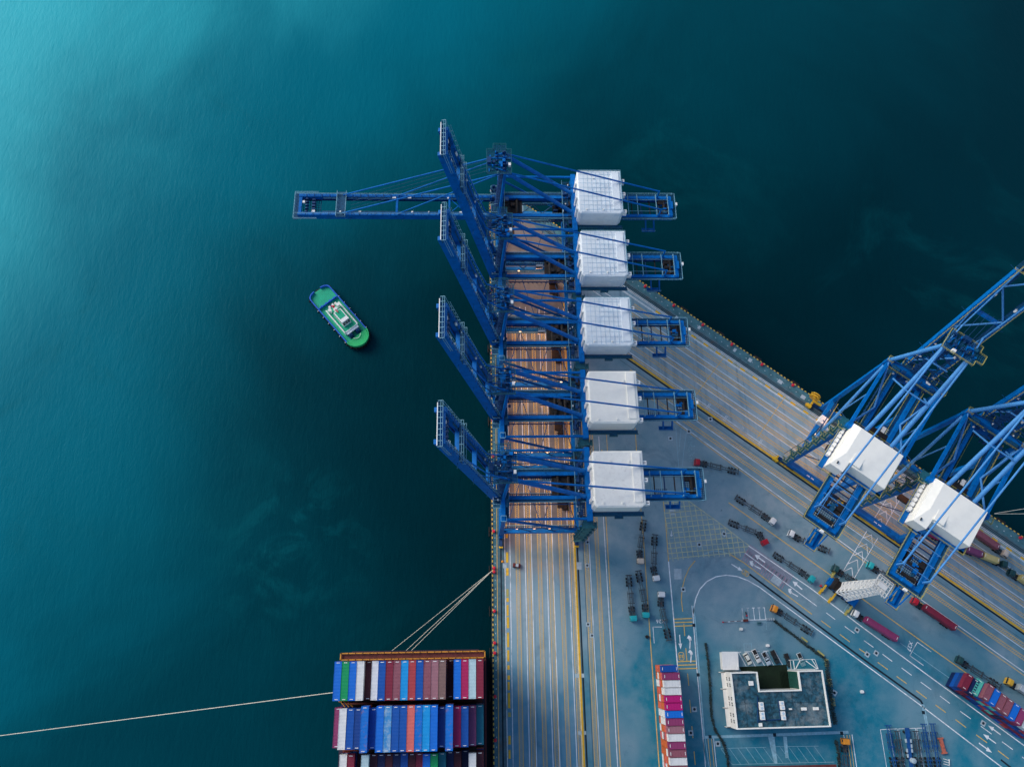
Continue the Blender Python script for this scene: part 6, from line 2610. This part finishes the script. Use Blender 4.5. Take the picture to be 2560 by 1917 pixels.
# yellow rail stopper box beside R1
for L, s, lab in ((5.6, 50, "yellow rail stopper box near the cable reel, waterside rail"), (36.0, 50.5, "yellow rail stopper box at the end of the landside yellow beam")):
    q = RP(L, s)
    m = MB()
    m.bx(-1.1, 1.1, -.8, .8, 0, 1.3)
    m.bx(-1.6, -1.1, -.6, .6, .4, 1.0)
    m.bx(.2, .9, -.95, -.8, 0, 1.0)
    o = tag(m.build('rail_stopper', M['bright_yellow'], bevel=.08), lab, 'rail stopper', "yellow rail stoppers on the north-east quay")
    o.location = (q.x, q.y, .03)
    o.rotation_euler = (0, 0, math.atan2(SV.y, SV.x))
# traffic cones and bits
for u, v, c, lab in ((1256.5, 1403.5, 'orange', "orange cone-like marker beside the west crane rail"), (1617, 1591, 'dark', "small dark crate beside the orange yard line"),
                     (1852, 1572, 'cream', "small pale bollard below the four white bays"), (1918, 1613, 'white', "small white utility box north of the slanted car bays"),
                     (2153.5, 1728, 'white', "small white object alone on the open yard east of the office")):
    m = MB()
    if c == 'orange':
        m.tube((0, 0, 0), (0, 0, .9), .55, 10, r2=.15)
    else:
        m.bx(-.6, .6, -.45, .45, 0, .9)
        m.bx(-.3, .3, -.6, .6, .3, .7)
    o = tag(m.build({'orange': 'traffic_cone', 'dark': 'wooden_crate', 'cream': 'concrete_bollard'}.get(c, 'utility_box'), M[c]), lab, {'orange': 'cone', 'dark': 'crate', 'cream': 'bollard'}.get(c, 'box'))
    q = P(u, v)
    o.location = (q.x, q.y, .03)

# ------------------------------------------------------------------ harbour tug
tz = Z(7.886, 750, 690)
st = (P(*tz(330, 270), WZ + 3) + P(*tz(330, 270), WZ + 3)) / 2
bw = P(*tz(1265, 1345), WZ + 3)
d = bw - st
LT = d.length
r = empty('harbour_tug', ((st.x + bw.x) / 2, (st.y + bw.y) / 2, WZ), math.atan2(d.y, d.x), "green-decked tugboat with blue bulwarks and white wheelhouse, alone on the water", 'tugboat')
HB = 5.6
h2 = LT / 2


def outline(off=0.0, n=14):
    pts = []
    b = HB - off
    xe = h2 - off
    for k in range(n + 1):
        a = -math.pi / 2 + math.pi * k / n
        pts.append((xe - b * .98 + b * .98 * math.cos(a) if True else 0, b * math.sin(a)))
    for k in range(n + 1):
        a = math.pi / 2 + math.pi * k / n
        ca, sa = math.cos(a), math.sin(a)
        pts.append((-xe + b * .62 + b * .62 * (abs(ca) ** .7) * (-1 if ca < 0 else 1), b * (abs(sa) ** .75) * (1 if sa > 0 else -1)))
    return pts


m = MB()
m.prism(outline(0), -2.5, 2.3)
m.build('hull', M['dark'], r)
m = MB()
m.prism(outline(.35), 2.3, 2.42)
m.build('deck', M['tug_green'], r)
o0, o1 = outline(.02), outline(.45)
m = MB()
n = len(o0)
for k in range(n):
    k2 = (k + 1) % n
    x = (o0[k][0] + o0[k2][0]) / 2
    if x < -h2 + 1.0 and abs(o0[k][1] + o0[k2][1]) < 4.5:
        continue
    m.cur = 1 if x > h2 - HB * 1.0 else 0
    z1 = 3.6 if m.cur == 0 else 4.0
    vs = [(*o0[k], 2.0), (*o0[k2], 2.0), (*o1[k2], 2.0), (*o1[k], 2.0), (*o0[k], z1), (*o0[k2], z1), (*o1[k2], z1), (*o1[k], z1)]
    m.add(vs, [(0, 1, 5, 4), (2, 3, 7, 6), (4, 5, 6, 7), (0, 4, 7, 3), (1, 2, 6, 5)])
m.build('bulwark', [M['tug_blue'], M['tug_green_bow']], r)
for k in range(0, n):
    if k % 2 == 0 or abs(o0[k][0]) < h2 - 5:
        m = MB()
        x, y = o0[k]
        m.tube((x * 1.01, y * 1.05, .9), (x * 1.01, y * 1.05, 2.2), .42, 8)
        m.build('tyre_fender', M['tyre'], r)
for i in range(6):
    for sy in (-1, 1):
        m = MB()
        x = -9 + i * 4.1
        m.tube((x, sy * (HB + .25), .9), (x, sy * (HB + .25), 2.2), .42, 8)
        m.cur = 1
        m.bx(x - .15, x + .15, sy * (HB + .35) - .15, sy * (HB + .35) + .15, 2.2, 2.6)
        m.build('tyre_fender', [M['tyre'], M['white']], r)
m = MB()
m.cur = 0
m.prism([(x, y) for x, y in outline(.7) if x > h2 - 6.0], 2.45, 3.1)
m.build('foredeck', M['tug_green_bow'], r)
m = MB()
m.bx(-h2 + 8.6, -h2 + 9.0, -HB + .6, HB - .6, 2.42, 3.7)
for y in (-3.4, -1, 1, 3.4):
    m.bx(-h2 + 8.4, -h2 + 9.2, y - .3, y + .3, 3.7, 4.1)
m.build('towing_beam', M['tug_blue'], r)
m = MB()
m.tube((-h2 + 11.6, -1.2, 3.4), (-h2 + 11.6, 1.2, 3.4), .9, 12)
m.bx(-h2 + 10.8, -h2 + 12.6, -1.6, 1.6, 2.42, 2.9)
m.build('towing_winch', M['navy'], r)
# superstructure
m = MB()
m.cur = 0
m.bx(-5.2, 9.0, -3.5, 3.5, 2.42, 5.0)
m.cur = 1
m.bx(-5.0, 8.8, -3.2, 3.2, 5.0, 5.06)
m.cur = 0
for sy in (-1, 1):
    m.bx(-5.2, 9.0, sy * 3.5 - .18, sy * 3.5 + .18, 5.0, 5.9)
m.build('deckhouse', [M['white'], M['tug_green']], r)
m = MB()
m.cur = 0
vs = [(-1.2, -2.1, 5.06), (6.4, -2.1, 5.06), (6.4, 2.1, 5.06), (-1.2, 2.1, 5.06), (-.9, -1.9, 8.0), (5.4, -1.9, 8.0), (5.4, 1.9, 8.0), (-.9, 1.9, 8.0)]
m.add(vs, [(0, 1, 5, 4), (1, 2, 6, 5), (2, 3, 7, 6), (3, 0, 4, 7), (4, 5, 6, 7)])
wh = m.build('wheelhouse', M['white'], r)
m = MB()
for k in (-1.25, 0, 1.25):
    m.add([(6.15, k - .5, 6.0), (6.15, k + .5, 6.0), (5.62, k + .5, 7.5), (5.62, k - .5, 7.5)], [(0, 1, 2, 3)])
for v in range(len(m.v)):
    x, y, z = m.v[v]
    m.v[v] = (x + .08, y, z)
for sy in (-1, 1):
    for k in range(4):
        m.bx(-.4 + k * 1.4, .6 + k * 1.4, sy * 2.02 - .06, sy * 2.02 + .06, 6.4, 7.4)
m.build('window', M['glass'], wh)
m = MB()
m.bx(-.6, 3.6, -1.5, 1.5, 8.0, 8.06)
m.build('wheelhouse_roof', M['tug_green'], wh)
for sy in (-1, 1):
    m = MB()
    m.cur = 0
    m.tube((-3.6, sy * 2.2, 5), (-3.6, sy * 2.2, 7.4), .75, 14)
    m.build('funnel', M['white'], r)
m = MB()
m.cur = 0
m.bx(-2.6, -1.4, -.9, .9, 5.06, 8.4)
m.cur = 1
m.bx(-3.8, -2.6, -.5, .3, 7.8, 8.3)
m.bx(-1.5, .3, -.4, .0, 8.3, 8.7)
m.tube((-4.2, -.8, 8.2), (-3.2, .6, 8.6), .28, 8)
m.build('mast', [M['white'], M['red']], r)
m = MB()
for x, y, a in ((-5.6, -1.2, 0), (-5.7, .6, 1), (-5.5, 2.0, 0)):
    m.bx(x - .6, x + .4, y - .4, y + .5, 4.4, 5.6)
m.build('deck_gear', M['cream'], r)
m = MB()
for sy in (-1, 1):
    m.tube((10.6, sy * 1.9 - .8, 3.6), (10.6, sy * 1.9 + .8, 3.6), 1.0, 12)
    m.bx(9.4, 11.8, sy * 1.9 - 1.1, sy * 1.9 + 1.1, 2.42, 3.0)
m.build('anchor_winch', M['navy'], r)
m = MB()
for k in range(9):
    a0, a1 = R_(-60 + k * 13.3), R_(-60 + (k + 1) * 13.3)
    m.tube((11.6 + 2.2 * math.cos(a0), 2.2 * math.sin(a0), 3.5), (11.6 + 2.2 * math.cos(a1), 2.2 * math.sin(a1), 3.5), .13, 6)
m.build('bow_staple', M['white'], r)
m = MB()
m.rail([(9.1, -3.4, 5), (9.1, 3.4, 5)], h=1.0, t=.12, step=1.2)
m.bx(9.0, 10.2, -3.2, 3.2, 4.6, 4.72)
m.build('bridge_wing', M['house_blue'], r)
